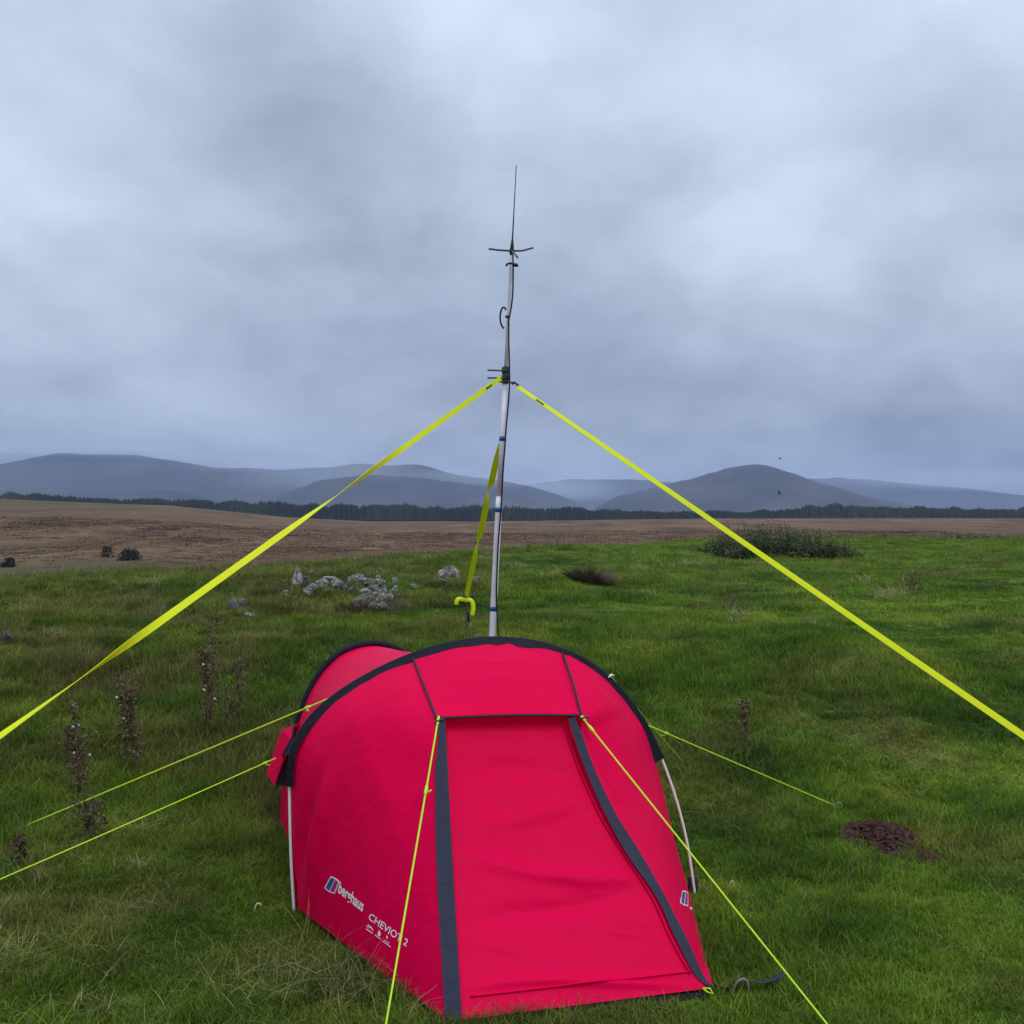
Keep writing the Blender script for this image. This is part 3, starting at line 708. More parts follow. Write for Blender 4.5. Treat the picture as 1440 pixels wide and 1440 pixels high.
s3, pb = strap('ratchet_strap', 'short twisted yellow strap behind the mast ending at a ratchet near the ground', topB, e3, .046,
           tw([(0, 1.3), (.12, .5), (t3a-.03, .4), (t3a+.01, math.pi/2), (t3a+.08, math.pi-.3), (t3b+.05, math.pi-.2), (t3b+.13, math.pi*1.5), (t3b+.24, 2*math.pi-.3), (1, 2*math.pi-.5)]), GRP)
# dark printed tabs near the hooks
for root, pts, ta in ((s1, pl, t_of(683, top, e1b)), (s2, pr, t_of(762, topR, e2b))):
    i = max(1, int(ta*119)); a = pts[i-1 if i > 1 else 1]; b = pts[i+1]
    d = (b-a).normalized(); a = pts[i]-d*.04; b = pts[i]+d*.04; o_ = Vector((0, -.006, -.002))
    v, f = ribbon([a+o_, b+o_], .010, lambda t: .2, .001, up=Vector((0, -1, 0))); mk('printed_tab', v, f, M_strapdark, root)
# hooks at top, ratchets and pegs at foot
MB().tube([top+Vector((.0, 0, .0)), top+Vector((-.03, -.01, -.012)), top+Vector((-.02, -.02, -.035)), top+Vector((.02, -.02, -.03))], .006, 6).build('hook', M_steel, s1)
MB().tube([topR+Vector((-.03, 0, .012)), topR+Vector((-.01, -.01, .02)), topR+Vector((.012, -.01, .004))], .006, 6).build('hook', M_steel, s2)
def ratchet(c, root, loops=True):
    rt = MB(); rt.box(c, .045, .03, .02, Matrix.Rotation(.5, 3, 'Y')); rt.tube([c+Vector((-.05, 0, -.03)), c+Vector((.07, -.02, .03))], .014, 8)
    r_ = rt.build('ratchet', M_rubber, root, smooth=False)
    MB().tube([c+Vector((-.02, 0, -.03)), c+Vector((.02, 0, -.12)), Vector((c.x+.03, c.y, c.z-.20))], .009, 7).build('stake_hook', M_steel, r_)
rc = P(655, 843, 9.1); ratchet(rc, s3)
lv = resample([rc+Vector((-.085, -.05, -.045)), rc+Vector((-.07, -.05, .005)), rc+Vector((0, -.05, .0)), rc+Vector((.05, -.05, -.005)), rc+Vector((.07, -.05, -.06)), rc+Vector((.06, -.05, -.14))], 30)
v, f = ribbon(lv, .04, lambda t: .3, .0015, up=Vector((0, -1, 0))); mk('webbing_tail', v, f, M_strap, s3)
for e_, root in ((e1b, s1), (e2b, s2)):
    z = Hs(e_.x, e_.y); ratchet(Vector((e_.x, e_.y, z+.1)), root)
# wooden stake the rear strap is hooked to
g = Hs(P(658, 880, 9.1).x, 9.1); sx = P(657, 870, 9.1).x
MB().tube([(sx-.015, 9.12, g-.1), (sx, 9.12, g+.16), (sx+.005, 9.12, g+.20)], [.017, .015, .013], 7).build('stake', M_wood)
tag(bpy.data.objects['stake'], 'short brown stake in the grass under the rear strap ratchet', 'stake')

# pegs
def peg(name, label, px, py, pts, r=.0045, mat=None):
    b = hit(px, py); o_ = MB().tube([b+Vector(q) for q in resample([Vector(q) for q in pts], 14)], r, 7).build(name, mat or M_steel)
    tag(o_, label, 'tent peg' if name == 'tent_peg' else 'stalk'); return o_
M_pegm = simple('peg_metal', (.20, .21, .18), .5, .2)
peg('tent_peg', 'pale hooked tent peg through black webbing right of the front corner', 1028, 1400, [(0, 0, -.03), (.012, 0, .03), (.035, 0, .055), (.055, 0, .045), (.06, 0, .0)], .0035, M_pegm)
peg('tent_peg', 'tent peg holding the right guy line beside the molehill', 1180, 1138, [(-.02, .0, .02), (0, 0, .035), (.014, 0, .02), (.02, 0, -.04)], .004, M_pegm)
peg('tent_peg', 'dark tent peg holding the upper left guy line near the left edge', 24, 1170, [(-.02, 0, -.05), (0, 0, .02), (.02, 0, .02), (.02, 0, .005)], .005, M_steel)
peg('bent_stalk', 'white bent stalk standing in the grass left of the tent', 357, 1288, [(0, 0, -.01), (.004, 0, .022), (.012, 0, .04), (.022, 0, .042), (.03, 0, .033)], .0032, M_seed)
peg('bent_stalk', 'pale bent stalk in the grass right of the tent', 1031, 1250, [(-.02, 0, .0), (-.008, 0, .022), (0, 0, .026), (.005, 0, .0)], .0026, M_seed)

# ================================================================== birds
def bird(px, py, d, s, bank, label):
    c = P(px, py, d); root = empty('bird', c); tag(root, label, 'bird')
    MB().tube([c+Vector((-.16*s, 0, 0)), c+Vector((-.06*s, 0, .0)), c+Vector((.05*s, 0, .01*s)), c+Vector((.12*s, 0, .015*s)), c+Vector((.17*s, 0, .01*s))], [.006*s, .035*s, .04*s, .025*s, .005*s], 8).build('body', M_bird, root)
    for sg in (-1, 1):
        up = .25+bank*sg
        pts = [c+Vector((.05*s, 0, .01)), c+Vector((.08*s, sg*.16*s, .16*s*up+.04*s)), c+Vector((-.02*s, sg*.36*s, .3*s*up)), c+Vector((-.06*s, sg*.2*s, .12*s*up)), c+Vector((-.06*s, 0, .01))]
        lo = [q-Vector((0, 0, .008*s)) for q in pts]
        mk('wing', pts+lo, [(0, 1, 2, 3, 4), (9, 8, 7, 6, 5)]+[(i, i+5, (i+1) % 5+5, (i+1) % 5) for i in range(5)], M_bird, root, smooth=False)
bird(1097, 645, 95, 1.0, .1, 'dark bird flying above the cone-shaped hill, the higher of two')
bird(1096, 694, 70, .9, .6, 'dark bird flying in front of the cone-shaped hill, the lower of two')

# ================================================================== rocks
def rock_mesh(seed, sharp=.35):
    rnd = np.random.RandomState(seed); bm = bmesh.new(); bmesh.ops.create_icosphere(bm, subdivisions=3, radius=1)
    pl_ = [(Vector(rnd.normal(size=3)).normalized(), rnd.uniform(.38, .8)) for _ in range(14)]
    for q in bm.verts:
        for nrm, d in pl_:
            k = q.co.dot(nrm)
            if k > d: q.co -= nrm*(k-d)*.9
        n = float(fbm(np.array([q.co.x*2+q.co.z+seed]), np.array([q.co.y*2-q.co.z]), seed, 4)[0]); q.co *= 1+n*sharp
    me = bpy.data.meshes.new('rock'); bm.to_mesh(me); bm.free(); me.polygons.foreach_set('use_smooth', [False]*len(me.polygons)); return me
RM = [rock_mesh(s) for s in range(7)]; RMd = [m_.copy() for m_ in RM[:3]]
for m_ in RM: m_.materials.append(M_rock)
for m_ in RMd: m_.materials.append(M_rockd)
rr = random.Random(5)
def rock(px, py, w, h, label, dark=False, group=None, dy=0):
    b = hit(px, py); k = b.y/F
    me = rr.choice(RMd if dark else RM); o_ = bpy.data.objects.new('rock', me); COL.objects.link(o_)
    o_.location = b+Vector((0, dy, h*k*.42)); o_.scale = (w*k*.64, w*k*.5, h*k*.74); o_.rotation_euler = (rr.uniform(-.3, .3), rr.uniform(-.3, .3), rr.uniform(0, 6.28))
    tag(o_, label, 'rock', group); return o_
o_ = rock(417, 827, 20, 30, 'upright pointed pale rock standing alone left of the stone heap'); o_.rotation_euler = (0, .1, .5)
rock(428, 828, 14, 18, 'dark grey rock leaning against the upright pointed rock', True)  # uses the darker grey rock meshes
rock(401, 842, 14, 12, 'small pale rock just below the upright pointed rock')
rock(333, 861, 25, 22, 'rounded grey rock nearest the left yellow strap', True)
rock(350, 868, 20, 8, 'flat whitish stone at the foot of the rounded grey rock')
rock(6, 905, 26, 16, 'grey rock cut by the left edge of the frame', True)
rock(632, 815, 40, 18, 'low white slab of rock left of the rear strap')
rock(622, 820, 18, 7, 'pale tail of stone at the left foot of the white slab')
rock(668, 822, 12, 13, 'small pale stone just right of the rear strap')
rock(437, 808, 12, 6, 'small white stone above the upright pointed rock, left of a pair')
rock(456, 807, 15, 5, 'small white stone above the upright pointed rock, right of a pair')
rock(319, 806, 13, 7, 'pale stone just below the left strap')
rock(86, 867, 22, 8, 'lichen spotted flat stone in the grass far left')
rock(161, 824, 18, 8, 'low grey stone on the left hummock', True)
rock(951, 889, 10, 5, 'small white stone in the short grass right of the mast')
rock(882, 913, 9, 4, 'tiny white stone in the grass above the right tent shoulder')
rock(674, 897, 16, 5, 'flat pale stone beside the foot of the mast')
for x, y, w, h in ((440, 832, 22, 10), (452, 826, 24, 12), (466, 822, 24, 12), (476, 826, 18, 12), (433, 836, 16, 8)):
    rock(x, y, w*1.15, h*1.15, 'pale stone in the low flat row left of the stone heap', group='low row of stones')
HEAP = 'stone in the tumbled heap of pale rocks amid dead bracken'
for x, y, w, h in ((497, 818, 14, 14), (505, 815, 14, 10), (512, 822, 20, 14), (522, 824, 20, 14), (533, 822, 14, 11), (484, 830, 14, 12), (495, 834, 14, 12), (503, 826, 12, 12),
                   (515, 838, 18, 15), (527, 836, 22, 15), (540, 838, 18, 14), (508, 848, 16, 15), (520, 850, 22, 18), (535, 850, 22, 18), (547, 846, 18, 12), (528, 843, 16, 12),
                   (553, 836, 14, 14), (560, 840, 10, 8), (556, 818, 10, 8), (568, 820, 9, 6), (583, 826, 14, 6), (532, 814, 8, 8), (505, 858, 16, 12), (524, 860, 20, 15), (540, 858, 16, 13), (514, 843, 12, 12), (533, 843, 12, 12), (521, 832, 14, 12), (509, 838, 12, 12), (545, 853, 12, 10), (499, 850, 12, 10), (528, 830, 12, 10), (541, 830, 12, 10), (515, 855, 14, 11), (532, 856, 14, 11), (550, 842, 12, 11), (490, 822, 12, 10)):
    rock(x, y+1, w*1.25, h*.95, HEAP, rr.random() < .3, 'heap of stones')

# ================================================================== molehill
def molehill(px, py, w, label, seed, squash=1.0):
    b = hit(px, py); rad = w/2*b.y/F; rnd = random.Random(seed); root = empty('molehill', b); tag(root, label, 'molehill')
    n = 40; v = []; f = []
    for j in range(n):
        for i in range(n):
            x = (i/(n-1)*2-1); y = (j/(n-1)*2-1); q = math.hypot(x, y)
            X = b.x+x*rad*1.15; Y = b.y+y*rad*1.15*squash
            n_ = float(fbm(np.array([X*14]), np.array([Y*14]), seed)[0]); ed = q+n_*.5
            v.append((X, Y, Hs(X, Y)-.015+max(0, 1-ed)**.7*rad*.42*(1+n_*1.2)+(n_*.03 if ed < 1 else -.03)))
    f = [(j*n+i, j*n+i+1, (j+1)*n+i+1, (j+1)*n+i) for j in range(n-1) for i in range(n-1)]
    mk('mound', v, f, M_soil, root)
    mb = MB()
    for _ in range(420):
        a = rnd.uniform(0, 6.28); q = rnd.random()**.6*1.05; X = b.x+math.cos(a)*q*rad; Y = b.y+math.sin(a)*q*rad*squash; s = rnd.uniform(.006, .021)
        z = Hs(X, Y)+max(0, 1-q)**.7*rad*.42
        vs_ = [Vector((X, Y, z))+Vector((sx*s*rnd.uniform(.5, 1.2), sy*s*rnd.uniform(.5, 1.2), sz*s*rnd.uniform(.4, .9))) for sx, sy, sz in ((1, 0, 0), (-1, 0, 0), (0, 1, 0), (0, -1, 0), (0, 0, 1), (0, 0, -1))]
        mb.add(vs_, [(0, 2, 4), (2, 1, 4), (1, 3, 4), (3, 0, 4), (2, 0, 5), (1, 2, 5), (3, 1, 5), (0, 3, 5)])
    o2 = mb.build('clods', M_soil, root, smooth=False); o2['kind'] = 'stuff'
    return b, rad
mole1 = molehill(1238, 1182, 108, 'reddish brown molehill of loose soil in the grass right of the tent', 3, 1.15)
mole2 = molehill(1304, 1210, 44, 'small trail of dark soil at the right foot of the big molehill', 8, .8)
mole3 = molehill(1344, 1199, 26, 'tiny dark patch of soil further right of the big molehill', 12, .8)
MOLES = [mole1, mole2, mole3]

# ================================================================== dead plants
def dead_plant(px, py, hpx, wpx, label, seed, name='dead_thistle', leafm=None, n=260, dense=.5, cat='plant'):
    b = hit(px, py); k = b.y/F; h = hpx*k; w = wpx*k; rnd = random.Random(seed)
    root = empty(name, b); tag(root, label, cat)
    st = MB(); lf = MB(); fl = MB()
    ns = max(1, int(round(w/.06)))
    for s in range(min(ns, 6)):
        x0 = rnd.uniform(-.25, .25)*w; y0 = rnd.uniform(-.3, .3)*w; lean = rnd.uniform(-.2, .2)*w; hh = h*rnd.uniform(.7, 1.0) if s else h
        pts = [b+Vector((x0+lean*t*t*2+math.sin(t*5+s)*w*.03, y0, -.03+hh*t)) for t in (0, .25, .5, .75, 1)]
        st.tube(pts, [.0055, .005, .004, .003, .0015], 5)
        for i in range(n//min(ns, 6)):
            t = rnd.uniform(.08, 1)**dense; q = pts[0].lerp(pts[4], t)+Vector((math.sin(t*5)*w*.03, 0, 0))
            cl = .35+1.3*float(vnoise(np.array([t*8+seed*3.1]), np.array([s*2.3]))[0])
            off = Vector((rnd.gauss(0, .20), rnd.gauss(0, .20), rnd.gauss(0, .12)))*w*cl*(1.15-.4*t)
            tip = q+off; d = Vector((rnd.gauss(0, 1), rnd.gauss(0, 1), rnd.gauss(0, .8))).normalized(); e_ = d.orthogonal().normalized(); e_ = (e_*math.cos(a1 := rnd.uniform(0, 6.28))+d.cross(e_)*math.sin(a1)); sz = rnd.uniform(.006, .017)
            lf.add([tip-d*sz, tip+e_*sz*.45+d*sz*.1, tip+d*sz, tip-e_*sz*.45], [(0, 1, 2), (0, 2, 3)])
            if rnd.random() < .35: lf.add([q-Vector((.0012, 0, 0)), q+Vector((.0012, 0, 0)), tip], [(0, 1, 2)])
            if rnd.random() < .2:   # crumpled seed head
                r_ = rnd.uniform(.004, .010); lf.add([tip+Vector((r_, 0, 0)), tip+Vector((-r_, 0, 0)), tip+Vector((0, r_, 0)), tip+Vector((0, -r_, 0)), tip+Vector((0, 0, r_)), tip-Vector((0, 0, r_))], [(0, 2, 4), (2, 1, 4), (1, 3, 4), (3, 0, 4), (2, 0, 5), (1, 2, 5), (3, 1, 5), (0, 3, 5)])
            if rnd.random() < .012: fl.tube([tip, tip+d*.012, tip+d*.022], [.004, .009, .003], 6)
    for i in range(int(10+n/25)):
        t = rnd.uniform(.25, 1); q = pts[0].lerp(pts[4], t); a = rnd.uniform(0, 6.28); l_ = rnd.uniform(.6, 1.5)*w*.6; d = Vector((math.cos(a), math.sin(a), 0))
        st.tube([q, q+d*l_*.5+Vector((0, 0, l_*.5)), q+d*l_+Vector((0, 0, l_*rnd.uniform(-.1, .7)))], [.0018, .0014, .0008], 4, False)
    st.build('stem', M_dead, root); o2 = lf.build('leaves', leafm or M_dead, root, smooth=False)
    if fl.v and name == 'dead_thistle': fl.build('seed_fluff', M_seed, root)['kind'] = 'stuff'
    return root
dead_plant(300, 1035, 165, 34, 'tallest brown dead thistle, the one nearest the tent', 1, n=620)
dead_plant(180, 1098, 160, 40, 'brown dead thistle rising just under the left yellow strap', 2, n=620)
dead_plant(115, 1130, 150, 44, 'ragged brown dead thistle, leftmost of the three tall ones', 3, n=560)
dead_plant(35, 1215, 46, 22, 'short dark dead stalk at the end of the upper left guy line', 4, n=160)
dead_plant(330, 1020, 100, 50, 'low reddish brown dead dock beside the tallest thistle', 5, name='dead_dock', n=220)
dead_plant(130, 1180, 70, 60, 'sprawling brown dead weed between the two left guy lines', 14, name='dead_dock', n=200)
dead_plant(1046, 1052, 72, 18, 'thin brown dead dock standing in the grass above the right guy line', 6, name='dead_dock', n=170)
dead_plant(1282, 838, 36, 34, 'dark dead thistle clump alone on the right of the field', 7, n=420)
dead_plant(1395, 832, 20, 40, 'low dark weed near the right edge of the field', 8, name='dead_dock', n=120)
dead_plant(1035, 858, 16, 46, 'low dark weed in mid field below the nettles', 9, name='dead_dock', n=120)
dead_plant(898, 1010, 20, 14, 'small dark weed right of the tent shoulder', 10, name='dead_dock', n=70)
dead_plant(742, 776, 14, 10, 'tiny brown shrub on the moor edge right of the mast', 11, name='dead_dock', n=90)
# dead rush tussock
def tussock(px, py, w, h, label, mat, n=500, seed=1, name='dead_tussock', spread=1.0, kind=None, cat='plant'):
    b = hit(px, py); k = b.y/F; rnd = random.Random(seed); mb = MB()
    for i in range(n):
        a = rnd.uniform(0, 6.28); q = rnd.random()**.7; x0 = math.cos(a)*q*w*k*.36; y0 = math.sin(a)*q*w*k*.3
        d = Vector((math.cos(a)*q*spread+rnd.uniform(-.3, .3), math.sin(a)*q*spread+rnd.uniform(-.3, .3), 1)).normalized(); l_ = h*k*rnd.uniform(.5, 1.1)
        p0 = Vector((b.x+x0, b.y+y0, 0)); p0.z = Hs(p0.x, p0.y)-.02; p1 = p0+d*l_*.6; p2 = p0+d*l_+Vector((d.x, d.y, -1))*l_*.12*rnd.random()
        sd = Vector((-math.sin(a+1), math.cos(a+1), 0))*max(.004, .0007*b.y)
        mb.add([p0-sd, p0+sd, p1+sd*.8, p1-sd*.8, p2], [(0, 1, 2, 3), (3, 2, 4)])
    o2 = mb.build(name, mat, smooth=False); tag(o2, label, cat, kind=kind); return o2
tussock(833, 823, 56, 34, 'brown collapsed dead rush tussock in mid field right of the mast', M_heath, 800, 2, spread=1.5)
tussock(522, 860, 120, 24, 'matted dead bracken and stalks growing over the stone heap', M_heath, 650, 4, name='dead_bracken', kind='stuff')
tussock(455, 838, 70, 12, 'sparse dead grass among the low row of stones', M_heath, 260, 6, name='dead_grass', kind='stuff')
# nettle bed
def nettles(px, py, w, h, label, n, seed, mat=M_nettle, name='nettle_bed', depth=1.5):
    b = hit(px, py); k = b.y/F; rnd = random.Random(seed); mb = MB()
    for i in range(n):
        u = rnd.uniform(-1, 1); x = b.x+u*w*k*.5; y = b.y+rnd.uniform(-depth, depth); z = Hs(x, y)-.05
        hh = h*k*rnd.uniform(.5, 1.25)*(1-.55*abs(u)**3)*(.8+.4*vnoise(np.array([x*1.3]), np.array([3.]))[0]); lean = rnd.uniform(-.35, .35)
        for s in range(9):
            t = (s+1)/9.5; c = Vector((x+lean*hh*t, y, z+hh*t))
            for q in range(3):
                a = rnd.uniform(0, 6.28); l_ = rnd.uniform(.07, .17)*(1.2-.7*t); d = Vector((math.cos(a), math.sin(a), rnd.uniform(-.5, .25))); sd = d.cross(Vector((0, 0, 1))).normalized()*l_*.25
                mb.add([c, c+d*l_*.5+sd, c+d*l_, c+d*l_*.5-sd], [(0, 1, 2, 3)])
        mb.add([(x-.012, y, z), (x+.012, y, z), (x+lean*hh, y, z+hh)], [(0, 1, 2)])
    o2 = mb.build(name, mat, smooth=False); tag(o2, label, 'nettles', kind='stuff')
nettles(1090, 781, 182, 36, 'dark green nettle bed along the crest of the field on the right', 760, 3, depth=2.2)
nettles(1358, 758, 86, 9, 'thin row of dark weeds on the crest near the right edge', 120, 5, name='weed_row')
nettles(1250, 757, 18, 8, 'small dark weed clump on the crest between the nettles and the weed row', 20, 6, name='weed_clump')
# shrubs on the moor
M_shrub = simple('moor_shrub', (.012, .020, .012), .9, noise=(2, (.03, .03, .018), .4, .7))
def shrub(px, py, w, h, label, seed, n=900):
    b = hit(px, py); k = b.y/F; rnd = random.Random(seed); root = empty('shrub', b); tag(root, label, 'shrub'); mb = MB(); st = MB()
    for i in range(7): st.tube([b+Vector((0, 0, -.1)), b+Vector((rnd.uniform(-.4, .4)*w*k, rnd.uniform(-.3, .3)*w*k, h*k*rnd.uniform(.5, .85)))], [.08, .02], 5)
    for i in range(n):
        a = rnd.uniform(0, 6.28); q = rnd.random()**.5; t = rnd.random(); rad = math.sqrt(max(0, 1-(t*1.1-.25)**2))*.5*w*k*(1+.25*math.sin(a*3+seed))
        c = b+Vector((math.cos(a)*q*rad, math.sin(a)*q*rad, h*k*t*rnd.uniform(.85, 1.05))); s = rnd.uniform(.08, .22)
        d1 = Vector(RNG.normal(size=3)).normalized()*s; d2 = Vector(RNG.normal(size=3)).normalized()*s; mb.add([c-d1, c+d2, c+d1, c-d2], [(0, 1, 2, 3)])
    st.build('trunk', M_dead, root); mb.build('crown', M_shrub, root, smooth=False)
shrub(151, 784, 20, 16, 'small thin dark shrub on the moor, left of the bushier one', 1, 300)
shrub(182, 788, 30, 15, 'low dark round bush on the moor at the left', 2, 1000)
shrub(13, 798, 18, 14, 'blurred dark bush on the moor at the left edge', 3, 500)

# ================================================================== grass
def grass_mat(name, dry=0.0, straw=False, gain=1.0):
    m, t, b = newmat(name); l = t.links.new; b.inputs['Roughness'].default_value = .7; b.inputs['Specular IOR Level'].default_value = .08
    oi = N(t, 'ShaderNodeObjectInfo')
    c, sp, nz = col_noise_nodes(t, oi.outputs['Location'], dry)
    if straw:
        mx_ = N(t, 'ShaderNodeMixRGB'); mx_.inputs[0].default_value = .75; l(c, mx_.inputs[1]); mx_.inputs[2].default_value = (.27, .22, .11, 1); c = mx_.outputs[0]
    at = N(t, 'ShaderNodeAttribute', attribute_name='tint')
    mr2 = N(t, 'ShaderNodeMapRange'); mr2.inputs['To Min'].default_value = .9*gain; mr2.inputs['To Max'].default_value = 2.1*gain; l(at.outputs['Fac'], mr2.inputs['Value'])
    rv = mth(t, 'ADD', mth(t, 'MULTIPLY', oi.outputs['Random'], .35), .82)
    sc_ = N(t, 'ShaderNodeVectorMath', operation='SCALE'); l(c, sc_.inputs[0]); l(mth(t, 'MULTIPLY', mr2.outputs[0], rv), sc_.inputs['Scale'])
    yl = N(t, 'ShaderNodeMixRGB'); l(mth(t, 'GREATER_THAN', at.outputs['Fac'], .93), yl.inputs[0]); l(sc_.outputs[0], yl.inputs[1]); yl.inputs[2].default_value = (.15, .13, .05, 1)
    l(yl.outputs[0], b.inputs['Base Color'])
    tr = N(t, 'ShaderNodeBsdfTranslucent'); l(yl.outputs[0], tr.inputs[0]); ms = N(t, 'ShaderNodeMixShader'); ms.inputs[0].default_value = .3
    l(b.outputs[0], ms.inputs[1]); l(tr.outputs[0], ms.inputs[2]); l(ms.outputs[0], t.nodes['Material Output'].inputs[0])
    return m
M_g = grass_mat('grass_blades'); M_st = grass_mat('straw_blades', straw=True)
def tuft_mesh(nm, n, rad, h0, h1, wid, bend, seed, mat):
    rnd = random.Random(seed); v = []; f = []; tint = []
    for i in range(n):
        a = rnd.uniform(0, 6.28); q = math.sqrt(rnd.random())*rad; x = math.cos(a)*q; y = math.sin(a)*q; h = rnd.uniform(h0, h1)
        la = rnd.uniform(0, 6.28); bd = rnd.uniform(.2, 1)*bend; wv = wid*rnd.uniform(.6, 1.2); sx, sy = -math.sin(la)*wv/2, math.cos(la)*wv/2; ti = rnd.random()
        k = len(v); 
        for t, w_ in ((0, 1), (.4, .85), (.75, .55), (1, 0)):
            px_ = x+math.cos(la)*h*bd*t*t; py_ = y+math.sin(la)*h*bd*t*t; pz = h*(t-.35*bd*t*t)
            if w_: v += [(px_-sx*w_, py_-sy*w_, pz), (px_+sx*w_, py_+sy*w_, pz)]
            else: v.append((px_, py_, pz))
        f += [(k, k+1, k+3, k+2), (k+2, k+3, k+5, k+4), (k+4, k+5, k+6)]; tint += [ti]*7
    me = bpy.data.meshes.new(nm); me.from_pydata(v, [], f); me.materials.append(mat)
    at = me.attributes.new('tint', 'FLOAT', 'POINT'); at.data.foreach_set('value', tint)
    return bpy.data.objects.new(nm, me)
def scatter(name, label, cat, objs, pts, rot, scl, idx):
    c = bpy.data.collections.new(name+'_kinds')
    for o_ in objs: c.objects.link(o_)
    me = bpy.data.meshes.new(name); me.vertices.add(len(pts)); me.vertices.foreach_set('co', np.asarray(pts, np.float32).ravel())
    for nm, tp, dat in (('rot', 'FLOAT_VECTOR', rot), ('scl', 'FLOAT_VECTOR', scl)):
        a = me.attributes.new(nm, tp, 'POINT'); a.data.foreach_set('vector', np.asarray(dat, np.float32).ravel())
    a = me.attributes.new('idx', 'INT', 'POINT'); a.data.foreach_set('value', np.asarray(idx, np.int32))
    ob = bpy.data.objects.new(name, me); COL.objects.link(ob); tag(ob, label, cat, kind='stuff')
    g = bpy.data.node_groups.new(name, 'GeometryNodeTree')
    g.interface.new_socket('Geometry', in_out='INPUT', socket_type='NodeSocketGeometry'); g.interface.new_socket('Geometry', in_out='OUTPUT', socket_type='NodeSocketGeometry')
    gi = g.nodes.new('NodeGroupInput'); go = g.nodes.new('NodeGroupOutput'); ip = g.nodes.new('GeometryNodeInstanceOnPoints'); ci = g.nodes.new('GeometryNodeCollectionInfo')
    ci.inputs['Collection'].default_value = c; ci.inputs['Separate Children'].default_value = True; ci.inputs['Reset Children'].default_value = True
    def na(nm, tp):
        q = g.nodes.new('GeometryNodeInputNamedAttribute'); q.data_type = tp; q.inputs['Name'].default_value = nm; return [s for s in q.outputs if s.enabled and s.name == 'Attribute'][0]
    g.links.new(gi.outputs[0], ip.inputs['Points']); g.links.new(ci.outputs[0], ip.inputs['Instance']); ip.inputs['Pick Instance'].default_value = True
    g.links.new(na('idx', 'INT'), ip.inputs['Instance Index']); 
    e2r = g.nodes.new('FunctionNodeEulerToRotation'); g.links.new(na('rot', 'FLOAT_VECTOR'), e2r.inputs[0]); g.links.new(e2r.outputs[0], ip.inputs['Rotation'])
    g.links.new(na('scl', 'FLOAT_VECTOR'), ip.inputs['Scale']); g.links.new(ip.outputs[0], go.inputs[0])
    md = ob.modifiers.new('scatter', 'NODES'); md.node_group = g
    return ob
tp = np.array([(p.x, p.y) for p in GS])
def in_poly(x, y, poly):
    ins = np.zeros(len(x), bool); j = len(poly)-1
    for i in range(len(poly)):
        xi, yi = poly[i]; xj, yj = poly[j]
        c = ((yi > y) != (yj > y)) & (x < (xj-xi)*(y-yi)/(yj-yi+1e-12)+xi); ins ^= c; j = i
    return ins
def fan(n, r0, r1, half=.66):
    r = np.sqrt(RNG.uniform(r0*r0, r1*r1, n)); a = RNG.uniform(-half, half, n); return r*np.sin(a), r*np.cos(a)
def clear(x, y):
    k = ~in_poly(x, y, tp)
    k &= ~((((x+1.72)/.95)**2+((y-12.9)/1.0)**2 < 1) & (RNG.rand(len(x)) < .62))
    for b, rad in MOLES: k &= ~(((x-b.x)**2+((y-b.y)/1.1)**2) < (rad*(.82+RNG.uniform(0, .3, len(x))))**2)
    return k
kinds = [tuft_mesh('turf_a%d' % i, 38, .055, .016, .045, .0030, .9, 10+i, M_g) for i in range(5)]
kinds += [tuft_mesh('turf_b%d' % i, 26, .05, .035, .095, .0032, .9, 30+i, M_g) for i in range(3)]
X = []; Y = []; S = []
for n, r0, r1, s in ((22000, 2.3, 6, 1.0), (26000, 6, 11, 1.35), (26000, 11, 20, 2.0), (34000, 20, 48, 3.0)):
    x, y = fan(n, r0, r1); X.append(x); Y.append(y); S.append(np.full(n, s))
X = np.concatenate(X); Y = np.concatenate(Y); S = np.concatenate(S); k = clear(X, Y)
px = 720+F*X/Y; sd_ = np.hypot(X, Y)-crest(px); leftish = np.clip((560-px)/300, 0, 1)
k &= (sd_+fbm(X/3, Y/3, 61)*9) < (7+RNG.uniform(-3, 4, len(X)))
X, Y, S = X[k], Y[k], S[k]; n = len(X)
lush = fbm(X*.8, Y*.8, 91)*2+np.clip((-X-.3)/3, 0, .35)
idx = np.where(RNG.rand(n) < np.clip(.10+lush*.9, 0, .8), RNG.randint(5, 8, n), RNG.randint(0, 5, n))
sc_ = S*RNG.uniform(.7, 1.25, n); zs = sc_*np.clip(.85+lush*.7, .5, 1.5)/np.sqrt(S)
scatter('grass', 'short green grass covering the field', 'grass', kinds, np.stack([X, Y, H(X, Y)-.004], 1), np.stack([RNG.uniform(-.2, .2, n), RNG.uniform(-.2, .2, n), RNG.uniform(0, 6.28, n)], 1), np.stack([sc_, sc_, zs], 1), idx)
